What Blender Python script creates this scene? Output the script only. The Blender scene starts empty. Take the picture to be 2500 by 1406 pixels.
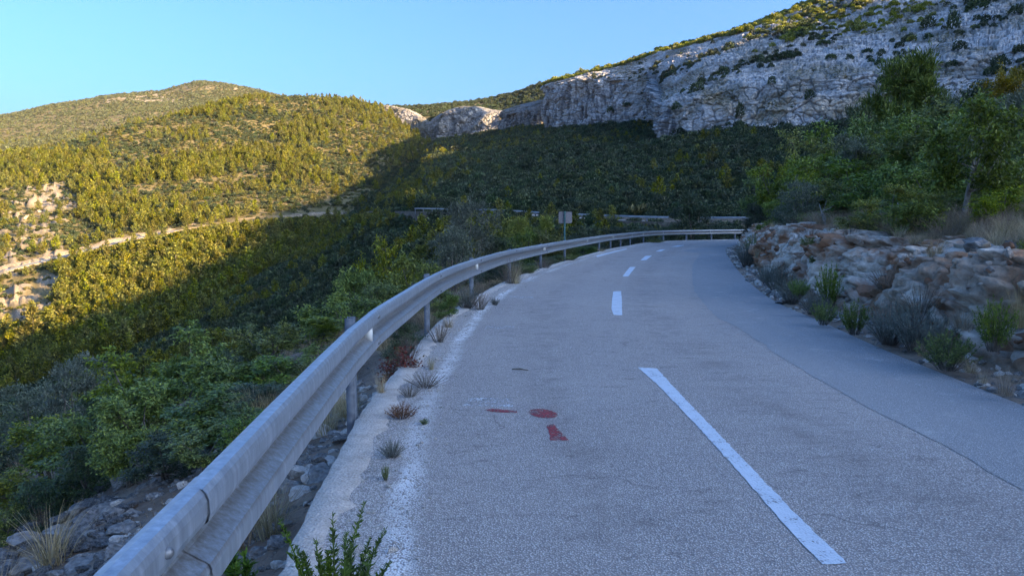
import bpy, math, random
import numpy as np
from mathutils import Vector

# ------------------------------------------------------------------ camera, sky, sun, exposure
SC = bpy.context.scene
CAM_H, FPX, HOR = 1.5, 1700.0, 537.0
SUN_AZ, SUN_EL = 115.0, 16.0          # degrees clockwise from the view direction, degrees above the horizon
cam_d = bpy.data.cameras.new("camera")
cam = bpy.data.objects.new("camera", cam_d)
SC.collection.objects.link(cam)
PITCH = math.atan((703.0 - HOR) / FPX)
cam.location = (0, 0, CAM_H)
cam.rotation_euler = (math.pi / 2 - PITCH, 0, 0)
cam_d.sensor_width = 36.0
cam_d.lens = FPX / 2500.0 * 36.0
cam_d.clip_start, cam_d.clip_end = 0.05, 12000.0
SC.camera = cam

W = bpy.data.worlds.new("World"); SC.world = W; W.use_nodes = True
nt = W.node_tree; nt.nodes.clear()
sky = nt.nodes.new("ShaderNodeTexSky"); sky.sky_type = 'NISHITA'; sky.sun_disc = False
sky.sun_elevation = math.radians(SUN_EL); sky.sun_rotation = math.radians(SUN_AZ)
sky.altitude = 200; sky.air_density = 1.0; sky.dust_density = 6.0; sky.ozone_density = 7.4
bg = nt.nodes.new("ShaderNodeBackground"); bg.inputs[1].default_value = 0.106
wo = nt.nodes.new("ShaderNodeOutputWorld")
nt.links.new(sky.outputs[0], bg.inputs[0]); nt.links.new(bg.outputs[0], wo.inputs[0])

sun_d = bpy.data.lights.new("sun", 'SUN'); sun_d.energy = 5.0; sun_d.angle = math.radians(0.5)
sun_d.color = (1.0, 0.68, 0.33)
sun = bpy.data.objects.new("sun", sun_d); SC.collection.objects.link(sun)
_a, _e = math.radians(SUN_AZ), math.radians(SUN_EL)
SUNV = Vector((math.sin(_a) * math.cos(_e), math.cos(_a) * math.cos(_e), math.sin(_e)))
sun.rotation_euler = SUNV.to_track_quat('Z', 'Y').to_euler()
sun.location = (200, -60, 200)
SC.view_settings.view_transform = 'Standard'; SC.view_settings.look = 'None'
SC.view_settings.exposure = 2.34; SC.view_settings.gamma = 1.0
SC.render.engine = 'CYCLES'
SC.cycles.max_bounces = 6; SC.cycles.diffuse_bounces = 3; SC.cycles.transmission_bounces = 4
SC.cycles.transparent_max_bounces = 4
SC.cycles.use_denoising = True
SC.cycles.denoising_input_passes = 'RGB_ALBEDO_NORMAL'; SC.cycles.denoising_prefilter = 'ACCURATE'

# ------------------------------------------------------------------ helpers
RNG = np.random.default_rng(7)
_cp, _sp = math.cos(PITCH), math.sin(PITCH)

def at(px, py, Y):
    """the point seen at photograph pixel (px, py) at forward distance Y (metres)"""
    px, py, Y = np.broadcast_arrays(np.asarray(px, float), np.asarray(py, float), np.asarray(Y, float))
    u = (px - 1250.0) / FPX; v = (703.0 - py) / FPX
    dy = _cp + v * _sp; dz = -_sp + v * _cp
    t = Y / dy
    return np.stack([u * t, Y, CAM_H + dz * t], -1)

def on_plane(px, py, z=0.0):
    u = (px - 1250.0) / FPX; v = (703.0 - py) / FPX
    dy = _cp + v * _sp; dz = -_sp + v * _cp
    t = (z - CAM_H) / dz
    return np.array([u * t, dy * t, z])

def project(P):
    P = np.asarray(P, float); q = P - np.array([0, 0, CAM_H])
    depth = q[..., 1] * _cp - q[..., 2] * _sp
    up = q[..., 1] * _sp + q[..., 2] * _cp
    return 1250 + FPX * q[..., 0] / depth, 703 - FPX * up / depth, depth

def _hash(ix, iy, iz, seed):
    h = (ix.astype(np.int64) * 374761393 + iy.astype(np.int64) * 668265263 + iz.astype(np.int64) * 2147483647 + seed * 974711) & 0x7fffffff
    h = ((h ^ (h >> 13)) * 1274126177) & 0x7fffffff
    h = ((h ^ (h >> 16)) * 668265263) & 0x7fffffff
    return ((h ^ (h >> 15)) & 0xffffff) / float(0xffffff)

def vnoise(P, seed=0):
    P = np.asarray(P, float); i = np.floor(P); f = P - i; f = f * f * (3 - 2 * f)
    i = i.astype(np.int64); r = 0
    for dx in (0, 1):
        for dy in (0, 1):
            for dz in (0, 1):
                w = (f[..., 0] if dx else 1 - f[..., 0]) * (f[..., 1] if dy else 1 - f[..., 1]) * (f[..., 2] if dz else 1 - f[..., 2])
                r = r + w * _hash(i[..., 0] + dx, i[..., 1] + dy, i[..., 2] + dz, seed)
    return r * 2 - 1

def fbm(P, octv=4, seed=0, gain=0.5):
    a, s, r = 1.0, 1.0, 0
    for k in range(octv):
        r = r + a * vnoise(np.asarray(P) * s + 17.3 * k, seed + k); a *= gain; s *= 2.03
    return r

def worley(P, seed=0):
    P = np.asarray(P, float); i = np.floor(P).astype(np.int64)
    f1 = np.full(P.shape[:-1], 9.0); f2 = f1.copy(); cid = np.zeros(P.shape[:-1])
    for dx in (-1, 0, 1):
        for dy in (-1, 0, 1):
            for dz in (-1, 0, 1):
                a, b, c = i[..., 0] + dx, i[..., 1] + dy, i[..., 2] + dz
                h = _hash(a, b, c, seed)
                d = np.sqrt((a + h - P[..., 0]) ** 2 + (b + _hash(a, b, c, seed + 1) - P[..., 1]) ** 2 + (c + _hash(a, b, c, seed + 2) - P[..., 2]) ** 2)
                n = d < f1
                f2 = np.where(n, f1, np.minimum(f2, d)); cid = np.where(n, h, cid); f1 = np.where(n, d, f1)
    return f1, f2, cid

def smooth01(x, a, b):
    t = np.clip((x - a) / (b - a), 0, 1); return t * t * (3 - 2 * t)

def mesh_data(name, V, F, mats=None, smooth=False, attrs=None, uv=None, matidx=None):
    V = np.asarray(V, np.float32).reshape(-1, 3)
    me = bpy.data.meshes.new(name)
    Fs = F if isinstance(F, (list, tuple)) else [F]
    Fs = [np.asarray(f, np.int32) for f in Fs if len(f)]
    loops = np.concatenate([f.ravel() for f in Fs]) if Fs else np.zeros(0, np.int32)
    tot = np.concatenate([np.full(len(f), f.shape[1], np.int32) for f in Fs]) if Fs else np.zeros(0, np.int32)
    start = (np.cumsum(tot) - tot).astype(np.int32)
    me.vertices.add(len(V)); me.vertices.foreach_set("co", V.ravel())
    me.loops.add(len(loops)); me.loops.foreach_set("vertex_index", loops)
    me.polygons.add(len(tot)); me.polygons.foreach_set("loop_start", start); me.polygons.foreach_set("loop_total", tot)
    if smooth: me.polygons.foreach_set("use_smooth", np.ones(len(tot), bool))
    if matidx is not None: me.polygons.foreach_set("material_index", np.asarray(matidx, np.int32))
    if attrs:
        for k, a in attrs.items():
            at_ = me.attributes.new(k, 'FLOAT', 'POINT'); at_.data.foreach_set("value", np.asarray(a, np.float32).ravel())
    if uv is not None:
        ul = me.uv_layers.new(name="UVMap"); ul.data.foreach_set("uv", np.asarray(uv, np.float32)[loops].ravel())
    me.update(calc_edges=True); me.validate()
    for m in (mats if isinstance(mats, (list, tuple)) else [mats]) if mats else []:
        me.materials.append(m)
    return me

def link(name, data, parent=None, **props):
    o = bpy.data.objects.new(name, data); SC.collection.objects.link(o)
    if parent is not None: o.parent = parent
    for k, v in props.items(): o[k] = v
    return o

def grid_faces(nr, nc):
    a = np.arange(nr * nc).reshape(nr, nc)
    return np.stack([a[:-1, :-1], a[:-1, 1:], a[1:, 1:], a[1:, :-1]], -1).reshape(-1, 4)

class MB:
    """collects quads and triangles of one mesh"""
    def __init__(s): s.V = []; s.Q = []; s.T = []; s.n = 0
    def add(s, V, Q=None, T=None):
        V = np.asarray(V, float).reshape(-1, 3)
        if Q is not None and len(Q): s.Q.append(np.asarray(Q) + s.n)
        if T is not None and len(T): s.T.append(np.asarray(T) + s.n)
        s.V.append(V); s.n += len(V)
    def tube(s, pts, rad, k=6, cap=True):
        pts = np.asarray(pts, float); rad = np.broadcast_to(np.asarray(rad, float), (len(pts),))
        t = np.gradient(pts, axis=0); t /= np.linalg.norm(t, axis=1)[:, None] + 1e-9
        ref = np.where(np.abs(t[:, 2:3]) > 0.9, np.array([[1.0, 0, 0]]), np.array([[0, 0, 1.0]]))
        a = np.cross(t, ref); a /= np.linalg.norm(a, axis=1)[:, None] + 1e-9
        b = np.cross(t, a); ang = np.arange(k) * 2 * math.pi / k
        V = pts[:, None] + rad[:, None, None] * (np.cos(ang)[None, :, None] * a[:, None] + np.sin(ang)[None, :, None] * b[:, None])
        Q = []
        for i in range(len(pts) - 1):
            for j in range(k):
                j2 = (j + 1) % k; Q.append((i * k + j, i * k + j2, (i + 1) * k + j2, (i + 1) * k + j))
        T = []
        V = V.reshape(-1, 3)
        if cap:
            V = np.vstack([V, pts[-1:]]); T = [(len(V) - 1, (len(pts) - 1) * k + j, (len(pts) - 1) * k + (j + 1) % k) for j in range(k)]
        s.add(V, Q, T)
    def box(s, lo, hi, R=None, origin=(0, 0, 0)):
        x0, y0, z0 = lo; x1, y1, z1 = hi
        V = np.array([(x0, y0, z0), (x1, y0, z0), (x1, y1, z0), (x0, y1, z0), (x0, y0, z1), (x1, y0, z1), (x1, y1, z1), (x0, y1, z1)], float)
        if R is not None: V = V @ np.asarray(R).T
        s.add(V + np.asarray(origin), [(0, 3, 2, 1), (4, 5, 6, 7), (0, 1, 5, 4), (1, 2, 6, 5), (2, 3, 7, 6), (3, 0, 4, 7)])
    def data(s, name, mat, smooth=False):
        return mesh_data(name, np.vstack(s.V), [np.vstack(s.Q) if s.Q else np.zeros((0, 4), int), np.vstack(s.T) if s.T else np.zeros((0, 3), int)], mat, smooth)

# ------------------------------------------------------------------ materials
class NT:
    def __init__(s, name):
        s.m = bpy.data.materials.new(name); s.m.use_nodes = True; s.t = s.m.node_tree; s.t.nodes.clear()
        s.out = s.n('ShaderNodeOutputMaterial')
    def n(s, typ, **kw):
        nd = s.t.nodes.new(typ)
        for k, v in kw.items(): setattr(nd, k, v)
        return nd
    def l(s, a, b): s.t.links.new(a, b)
    def coord(s, kind='Object'): return s.n('ShaderNodeTexCoord').outputs[kind]
    def mapping(s, vec, scale):
        m = s.n('ShaderNodeMapping'); s.l(vec, m.inputs[0]); m.inputs['Scale'].default_value = scale; return m.outputs[0]
    def noise(s, vec, scale, detail=4, rough=0.55, dist=0.0):
        n = s.n('ShaderNodeTexNoise'); s.l(vec, n.inputs['Vector']); n.inputs['Scale'].default_value = scale
        n.inputs['Detail'].default_value = detail; n.inputs['Roughness'].default_value = rough; n.inputs['Distortion'].default_value = dist
        return n.outputs['Fac']
    def voro(s, vec, scale, feature='F1', out='Distance'):
        n = s.n('ShaderNodeTexVoronoi', feature=feature); s.l(vec, n.inputs['Vector']); n.inputs['Scale'].default_value = scale
        return n.outputs[out]
    def ramp(s, fac, stops, interp='LINEAR'):
        r = s.n('ShaderNodeValToRGB'); s.l(fac, r.inputs[0]); cr = r.color_ramp; cr.interpolation = interp
        while len(cr.elements) < len(stops): cr.elements.new(0.5)
        for e, (p, c) in zip(cr.elements, stops):
            e.position = p; e.color = tuple(c) + (1,) if isinstance(c, (tuple, list)) else (c, c, c, 1)
        return r.outputs[0]
    def mix(s, fac, a, b, blend='MIX'):
        m = s.n('ShaderNodeMix', data_type='RGBA', blend_type=blend)
        for si, v in ((0, fac), (6, a), (7, b)):
            sock = m.inputs[si]
            if hasattr(v, 'is_linked') or isinstance(v, bpy.types.NodeSocket): s.l(v, sock)
            elif isinstance(v, (int, float)): sock.default_value = v if si == 0 else (v, v, v, 1)
            else: sock.default_value = tuple(v) + (1,)
        return m.outputs[2]
    def math(s, op, a, b=0.0, clamp=False):
        m = s.n('ShaderNodeMath', operation=op); m.use_clamp = clamp
        for sock, v in ((m.inputs[0], a), (m.inputs[1], b)):
            if isinstance(v, bpy.types.NodeSocket): s.l(v, sock)
            else: sock.default_value = v
        return m.outputs[0]
    def attr(s, name): return s.n('ShaderNodeAttribute', attribute_name=name).outputs['Fac']
    def bump(s, h, strength, dist):
        b = s.n('ShaderNodeBump'); s.l(h, b.inputs['Height']); b.inputs['Strength'].default_value = strength; b.inputs['Distance'].default_value = dist
        return b.outputs[0]
    def principled(s, color, rough=0.8, normal=None, metallic=0.0, spec=0.3):
        p = s.n('ShaderNodeBsdfPrincipled')
        for sock, v in ((p.inputs['Base Color'], color), (p.inputs['Roughness'], rough), (p.inputs['Metallic'], metallic)):
            if isinstance(v, bpy.types.NodeSocket): s.l(v, sock)
            elif isinstance(v, (tuple, list)): sock.default_value = tuple(v) + (1,)
            else: sock.default_value = v
        p.inputs['Specular IOR Level'].default_value = spec
        if normal is not None: s.l(normal, p.inputs['Normal'])
        return p.outputs[0]
    def done(s, shader): s.l(shader, s.out.inputs[0]); return s.m

def leaf_mat(name, c_dark, c_mid, c_light, vary=0.35, transl=0.3, rough=0.5, hue=0.03):
    """leaves: each leaf (mesh island) its own tone, each plant its own cast"""
    k = NT(name)
    isl = k.n('ShaderNodeNewGeometry').outputs['Random Per Island']
    col = k.ramp(isl, [(0.0, c_dark), (0.5, c_mid), (1.0, c_light)])
    oi = k.n('ShaderNodeObjectInfo').outputs['Random']
    hsv = k.n('ShaderNodeHueSaturation'); k.l(col, hsv.inputs['Color'])
    k.l(k.math('ADD', k.math('MULTIPLY', oi, 2 * hue), 0.5 - hue), hsv.inputs['Hue'])
    o2 = k.math('FRACT', k.math('MULTIPLY', oi, 7.31))
    k.l(k.math('ADD', k.math('MULTIPLY', o2, 2 * vary), 1 - vary), hsv.inputs['Value'])
    o3 = k.math('FRACT', k.math('MULTIPLY', oi, 13.7))
    k.l(k.math('ADD', k.math('MULTIPLY', o3, 0.3), 0.85), hsv.inputs['Saturation'])
    p = k.principled(hsv.outputs[0], rough, spec=0.35)
    tr = k.n('ShaderNodeBsdfTranslucent'); k.l(hsv.outputs[0], tr.inputs[0])
    ms = k.n('ShaderNodeMixShader'); ms.inputs[0].default_value = transl
    k.l(p, ms.inputs[1]); k.l(tr.outputs[0], ms.inputs[2])
    return k.done(ms.outputs[0])

def plain_noise_mat(name, c1, c2, scale, rough=0.85, bump=0.3, bdist=0.02, metallic=0.0, spec=0.3):
    k = NT(name); co = k.coord()
    n = k.noise(co, scale, 5)
    return k.done(k.principled(k.ramp(n, [(0.3, c1), (0.7, c2)]), rough, k.bump(n, bump, bdist), metallic, spec))
# ------------------------------------------------------------------ terrain: sheets laid through measured points (pixel column: rows of (pixel row, distance))
def net(cols, nx, sub, smooth=0, skirt=None):
    """cols {px: [(py, Y), ...]} -> grid of world points (rows x columns)"""
    xs = sorted(cols); A = np.array([cols[x] for x in xs], float)          # ncol, nrow, 2
    px = np.linspace(xs[0], xs[-1], nx)
    nr = A.shape[1]
    G = np.zeros((nr, nx, 2))
    for r in range(nr):
        py = np.interp(px, xs, A[:, r, 0]); ly = np.interp(px, xs, np.log(A[:, r, 1]))
        if smooth > 1:
            k = np.hanning(smooth + 2)[1:-1]; k /= k.sum(); p = smooth // 2
            py = np.convolve(np.pad(py, (p, smooth - 1 - p), 'reflect', reflect_type='odd'), k, 'valid')
            ly = np.convolve(np.pad(ly, (p, smooth - 1 - p), 'reflect', reflect_type='odd'), k, 'valid')
        G[r, :, 0] = py; G[r, :, 1] = np.exp(ly)
    P = at(px[None, :], G[:, :, 0], G[:, :, 1])
    rows = []
    for r in range(nr - 1):
        n = sub[r] if isinstance(sub, (list, tuple)) else sub
        for q in range(n):
            rows.append(P[r] + (P[r + 1] - P[r]) * (q / n))
    rows.append(P[-1])
    return np.array(rows), px

S1_COLS = {   # lit hill over the valley: gully, lower slope, road outer / inner edge, slopes, crest, behind the crest
 -500: [(1180, 95), (1050, 120), (778, 176), (770, 182), (660, 235), (540, 310), (440, 390), (470, 460)],
 -200: [(1080, 120), (920, 150), (716, 200), (708, 206), (610, 262), (505, 330), (412, 410), (430, 480)],
 0: [(1000, 140), (835, 180), (672, 222), (663, 228), (560, 290), (470, 352), (385, 432), (405, 500)],
 60: [(970, 140), (815, 180), (652, 228), (644, 234), (555, 294), (460, 360), (378, 440), (400, 510)],
 150: [(930, 140), (795, 182), (632, 238), (625, 244), (540, 304), (440, 380), (362, 455), (390, 520)],
 300: [(880, 138), (740, 195), (594, 255), (587, 261), (510, 325), (400, 410), (312, 492), (340, 560)],
 430: [(805, 162), (690, 210), (568, 272), (561, 278), (480, 345), (370, 435), (286, 522), (310, 590)],
 550: [(735, 185), (650, 230), (546, 288), (539, 294), (460, 365), (350, 460), (254, 552), (280, 620)],
 620: [(690, 198), (620, 240), (536, 292), (530, 298), (450, 370), (345, 470), (238, 577), (262, 650)],
 700: [(640, 220), (590, 250), (531, 296), (525, 302), (450, 372), (345, 480), (238, 597), (260, 670)],
 800: [(575, 250), (550, 272), (525, 298), (520, 304), (450, 376), (345, 490), (243, 612), (262, 690)],
 850: [(548, 268), (536, 282), (523, 297), (518, 303), (440, 386), (345, 495), (249, 617), (266, 690)],
 930: [(526, 280), (523, 286), (520, 291), (515, 297), (430, 402), (345, 500), (263, 621), (280, 690)],
 1000: [(500, 330), (490, 340), (480, 350), (472, 360), (425, 410), (365, 480), (318, 572), (330, 640)],
 1045: [(425, 420), (412, 435), (400, 450), (390, 460), (376, 472), (362, 492), (347, 522), (352, 600)],
 1110: [(450, 440), (440, 450), (430, 460), (420, 470), (405, 480), (390, 500), (372, 525), (380, 600)],
}
S2_COLS = {   # shaded slope below and above the far road, up to the foot of the cliffs
 -100: [(1370, 55), (1250, 70), (1120, 90), (1060, 110), (1056, 113), (1040, 125), (1020, 138), (1010, 146)],
 250: [(1240, 61), (1120, 78), (990, 105), (945, 118), (940, 121), (915, 132), (905, 140), (890, 150)],
 400: [(1130, 66), (1010, 85), (910, 108), (865, 126), (861, 129), (840, 145), (825, 156), (805, 168)],
 550: [(1030, 70), (910, 90), (825, 120), (775, 148), (770, 152), (752, 172), (737, 186), (718, 198)],
 700: [(930, 78), (810, 100), (720, 145), (680, 176), (675, 180), (657, 203), (641, 220), (620, 238)],
 850: [(810, 90), (690, 115), (610, 165), (572, 222), (567, 228), (556, 250), (547, 266), (530, 290)],
 930: [(765, 92), (645, 118), (570, 160), (521, 208), (516, 214), (497, 262), (482, 322), (466, 350)],
 1000: [(765, 70), (645, 90), (580, 140), (521, 170), (516, 176), (480, 230), (450, 300), (415, 395)],
 1060: [(765, 58), (645, 75), (585, 115), (523, 143), (517, 149), (470, 195), (415, 290), (345, 490)],
 1150: [(765, 50), (645, 64), (580, 100), (526, 128), (520, 134), (470, 180), (405, 280), (336, 500)],
 1250: [(760, 54), (640, 62), (572, 90), (529, 115), (523, 121), (470, 165), (400, 255), (318, 440)],
 1430: [(735, 54), (625, 60), (566, 80), (541, 98), (535, 104), (470, 140), (392, 222), (312, 365)],
 1600: [(720, 63), (605, 68), (575, 80), (549, 90), (543, 96), (472, 138), (400, 200), (296, 310)],
 1650: [(720, 65), (600, 70), (574, 80), (550, 88), (544, 94), (470, 134), (400, 180), (340, 228)],
 1800: [(720, 67), (600, 72), (570, 80), (552, 86), (546, 92), (470, 124), (400, 166), (326, 212)],
 2000: [(720, 67), (600, 72), (572, 78), (553, 84), (547, 90), (472, 120), (400, 158), (304, 197)],
 2300: [(720, 67), (600, 72), (575, 78), (553, 84), (547, 90), (465, 116), (380, 150), (264, 184)],
 2800: [(720, 67), (600, 72), (575, 78), (553, 84), (547, 88), (450, 112), (340, 144), (215, 172)],
}
S4_COLS = {   # upland above the head of the valley
 860: [(330, 620), (290, 650), (262, 680), (256, 760), (262, 900)],
 930: [(330, 610), (290, 640), (268, 665), (263, 750), (272, 900)],
 1000: [(340, 590), (300, 620), (280, 655), (262, 760), (275, 900)],
 1060: [(350, 560), (308, 585), (280, 650), (258, 770), (270, 900)],
 1130: [(350, 545), (300, 572), (272, 640), (250, 780), (262, 900)],
 1200: [(340, 540), (298, 565), (270, 620), (240, 770), (252, 900)],
 1260: [(330, 500), (285, 540), (262, 600), (224, 740), (238, 880)],
 1330: [(320, 480), (265, 520), (240, 580), (204, 700), (220, 850)],
 1420: [(310, 470), (250, 510), (222, 570), (190, 660), (205, 800)],
 1600: [(260, 460), (210, 500), (180, 550), (150, 600), (160, 700)],
}
S5_COLS = {   # the far hill with the peak
 -500: [(520, 520), (470, 750), (420, 1000), (350, 1300), (330, 1450), (400, 1700)],
 0: [(480, 520), (420, 760), (360, 1050), (310, 1350), (283, 1550), (350, 1800)],
 120: [(460, 540), (400, 780), (345, 1080), (290, 1380), (258, 1580), (330, 1850)],
 230: [(440, 560), (380, 800), (325, 1100), (270, 1400), (237, 1600), (310, 1900)],
 330: [(420, 580), (365, 820), (310, 1120), (258, 1420), (226, 1620), (300, 1900)],
 400: [(405, 600), (350, 850), (300, 1150), (250, 1450), (222, 1650), (300, 1900)],
 450: [(400, 620), (345, 870), (290, 1170), (240, 1480), (208, 1700), (300, 1950)],
 490: [(395, 640), (340, 900), (285, 1190), (235, 1500), (200, 1720), (300, 1980)],
 540: [(390, 660), (335, 920), (280, 1200), (235, 1510), (205, 1720), (300, 1980)],
 620: [(385, 690), (330, 950), (280, 1230), (245, 1500), (224, 1700), (300, 1950)],
 700: [(385, 720), (335, 980), (290, 1250), (262, 1500), (244, 1680), (310, 1900)],
 800: [(390, 740), (340, 1000), (300, 1250), (280, 1450), (262, 1650), (320, 1850)],
 950: [(400, 760), (350, 1000), (320, 1250), (300, 1450), (290, 1600), (340, 1800)],
}
C1_COLS = {   # cliffs: below the foot, foot, top of the steep face, bench, crest, behind
 925: [(285, 600), (268, 606), (262, 612), (260, 616), (258, 622), (262, 660)],
 960: [(300, 590), (280, 600), (262, 612), (261, 618), (260, 626), (262, 670)],
 1000: [(330, 570), (306, 582), (272, 600), (270, 608), (268, 618), (272, 660)],
 1030: [(345, 550), (322, 565), (286, 590), (284, 598), (282, 610), (285, 650)],
 1050: [(355, 540), (332, 556), (304, 580), (302, 590), (300, 600), (303, 640)],
}
C2_COLS = {
 1020: [(350, 548), (330, 554), (316, 560), (312, 566), (308, 574), (306, 640)],
 1050: [(355, 538), (335, 545), (308, 556), (302, 562), (298, 570), (296, 640)],
 1075: [(360, 528), (342, 536), (292, 550), (284, 556), (280, 565), (280, 630)],
 1110: [(365, 518), (346, 525), (276, 545), (268, 552), (264, 562), (264, 630)],
 1130: [(368, 514), (350, 521), (272, 543), (264, 550), (260, 560), (260, 630)],
 1175: [(362, 510), (345, 517), (276, 538), (268, 546), (262, 556), (262, 630)],
 1200: [(355, 508), (336, 514), (282, 534), (276, 540), (270, 550), (268, 620)],
 1240: [(345, 500), (325, 508), (284, 526), (278, 532), (274, 542), (270, 610)],
 1270: [(345, 495), (325, 500), (290, 516), (285, 522), (280, 530), (275, 600)],
}
C3_COLS = {
 1222: [(345, 436), (328, 440), (288, 446), (284, 450), (282, 456), (280, 500)],
 1230: [(345, 428), (330, 432), (280, 440), (274, 444), (270, 452), (268, 500)],
 1270: [(345, 420), (326, 425), (272, 434), (264, 440), (260, 450), (256, 500)],
 1310: [(340, 412), (322, 416), (268, 426), (258, 432), (252, 442), (246, 500)],
 1345: [(335, 405), (318, 410), (264, 420), (254, 426), (246, 436), (238, 500)],
}
C4_COLS = {
 1318: [(330, 396), (312, 399), (240, 404), (226, 406), (218, 409), (214, 500)],
 1326: [(332, 388), (314, 392), (224, 399), (212, 402), (207, 408), (204, 500)],
 1345: [(336, 380), (318, 386), (214, 395), (206, 398), (201, 406), (196, 500)],
 1400: [(346, 350), (326, 358), (202, 374), (193, 380), (188, 390), (184, 480)],
 1500: [(342, 318), (322, 328), (192, 350), (178, 360), (166, 384), (162, 470)],
 1590: [(322, 292), (302, 304), (196, 330), (165, 346), (134, 372), (130, 470)],
 1612: [(385, 222), (362, 230), (255, 252), (175, 318), (127, 366), (122, 460)],
 1640: [(380, 216), (360, 222), (266, 236), (180, 288), (120, 360), (114, 460)],
 1700: [(372, 208), (352, 215), (238, 232), (168, 272), (106, 346), (102, 440)],
 1800: [(358, 199), (336, 206), (214, 223), (138, 260), (80, 334), (74, 440)],
 1900: [(346, 191), (326, 198), (204, 216), (113, 262), (46, 328), (37, 440)],
 2000: [(330, 185), (310, 192), (194, 210), (88, 274), (4, 335), (-4, 430)],
 2120: [(310, 179), (290, 186), (180, 204), (56, 274), (-60, 335), (-125, 430)],
 2300: [(290, 172), (268, 179), (150, 198), (6, 268), (-105, 325), (-230, 425)],
 2500: [(272, 164), (248, 171), (112, 191), (-55, 258), (-160, 312), (-300, 410)],
 2800: [(240, 154), (215, 162), (55, 182), (-140, 236), (-235, 285), (-370, 380)],
}

# ------------------------------------------------------------------ road edges in plan (metres)
def ground_pts(pp): return np.array([on_plane(a, b, 0.0)[:2] for a, b in pp])
L_PIX = [(902, 993), (984, 893), (1044, 820), (1112, 757), (1197, 706), (1238, 686), (1295, 665), (1386, 636), (1470, 613), (1523, 602), (1622, 589), (1709, 583)]
R_PIX = [(2500, 997), (2410, 962), (2302, 912), (2194, 872), (2113, 840), (2014, 788), (1921, 754), (1869, 724), (1827, 690), (1796, 656), (1779, 630)]
P_PIX = [(2500, 1188), (2384, 1134), (2276, 1076), (2168, 1022), (2096, 983), (2024, 940), (1952, 900), (1820, 811), (1751, 773), (1702, 720), (1690, 680), (1692, 645), (1706, 618)]

def spline(pts, step=0.25):
    pts = np.asarray(pts, float)
    out = []
    for i in range(len(pts) - 1):
        p0 = pts[max(i - 1, 0)]; p1 = pts[i]; p2 = pts[i + 1]; p3 = pts[min(i + 2, len(pts) - 1)]
        d = np.linalg.norm(p2 - p1); n = max(2, int(d / step))
        t = np.linspace(0, 1, n, endpoint=False)[:, None]
        m1 = (p2 - p0) * 0.5; m2 = (p3 - p1) * 0.5
        if i == 0: m1 = p2 - p1
        if i == len(pts) - 2: m2 = p2 - p1
        out.append((2 * t ** 3 - 3 * t ** 2 + 1) * p1 + (t ** 3 - 2 * t ** 2 + t) * m1 + (-2 * t ** 3 + 3 * t ** 2) * p2 + (t ** 3 - t ** 2) * m2)
    out.append(pts[-1:]); q = np.vstack(out)
    k = np.array([1, 2, 3, 4, 3, 2, 1.0]); k /= k.sum()
    s = q.copy()
    if len(q) < 12: return q
    for c in range(q.shape[1]):
        s[3:-3, c] = np.convolve(q[:, c], k, 'valid')
    return s

_L = ground_pts(L_PIX)
LEFT = spline(np.vstack([[(-0.30, -30), (-0.48, -12), (-0.66, -3), (-0.83, 1.0), (-1.0, 3.2)], _L[:-1], [(18.3, 54.6), (25, 57.5), (34, 59.5), (44, 60), (56, 58.5)]]))
_R = ground_pts(R_PIX)
RIGHT = spline(np.vstack([[(4.3, -30), (4.25, -12), (4.2, -3), (4.12, 1.0)], _R, [(11.2, 36.5), (14.2, 43.0), (18.5, 48.2), (25, 52), (34, 53.8), (44, 54), (56, 52.6)]]))

def resample(P, n):
    d = np.concatenate([[0], np.cumsum(np.linalg.norm(np.diff(P, axis=0), axis=1))])
    q = np.linspace(0, d[-1], n)
    return np.stack([np.interp(q, d, P[:, c]) for c in range(P.shape[1])], 1), q

def signed_dist(X, Y, poly, outside):
    """distance to a polyline, positive on its left (outside=+1) or right (-1) side"""
    P = poly[::3]; out = np.full(X.shape, 1e9); sg = np.ones(X.shape)
    A = P[:-1]; B = P[1:]
    for a, b in zip(A, B):
        ab = b - a; L2 = ab @ ab + 1e-12
        t = np.clip(((X - a[0]) * ab[0] + (Y - a[1]) * ab[1]) / L2, 0, 1)
        dx = X - a[0] - t * ab[0]; dy = Y - a[1] - t * ab[1]; d = dx * dx + dy * dy
        cr = ab[0] * (Y - a[1]) - ab[1] * (X - a[0])
        n = d < out; out = np.where(n, d, out); sg = np.where(n, np.sign(cr), sg)
    return np.sqrt(out) * sg * outside

def near_z(X, Y, rough=True):
    X = np.asarray(X, float); Y = np.asarray(Y, float)
    dl = signed_dist(X, Y, LEFT, 1); dr = signed_dist(X, Y, RIGHT, -1)
    P = np.stack([X, Y, X * 0], -1)
    n1 = fbm(P * 0.16, 3, 3); n2 = fbm(P * 0.9, 3, 9)
    zl = -0.30 - 0.33 * np.clip(dl - 0.25, 0, 6) - 0.47 * np.clip(dl - 6.25, 0, 90)
    zl = zl + n1 * 0.5 * smooth01(dl, 1.0, 5) + n2 * 0.10 * smooth01(dl, 0.2, 1.5)
    zl = np.where(dl < 0.3, np.interp(dl, [0, 0.06, 0.3], [-0.06, -0.26, -0.30]) , zl)
    zr = 0.03 * smooth01(dr, 0, 0.4) + 0.86 * smooth01(dr, 0.75, 2.1) + 0.26 * np.clip(dr - 2.1, 0, 2.5) + 0.28 * np.clip(dr - 4.6, 0, 17) - 0.10 * np.clip(dr - 26, 0, 60)
    zr = zr + n1 * 0.35 * smooth01(dr, 2, 5) + n2 * 0.07 * smooth01(dr, 0.3, 1.5)
    z = np.where(dl > 0, zl, np.where(dr > 0, zr, -0.08))
    return z

# ------------------------------------------------------------------ terrain meshes
def gauss(px, py, cx, cy, sx, sy): return np.exp(-((px - cx) / sx) ** 2 - ((py - cy) / sy) ** 2)

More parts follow.
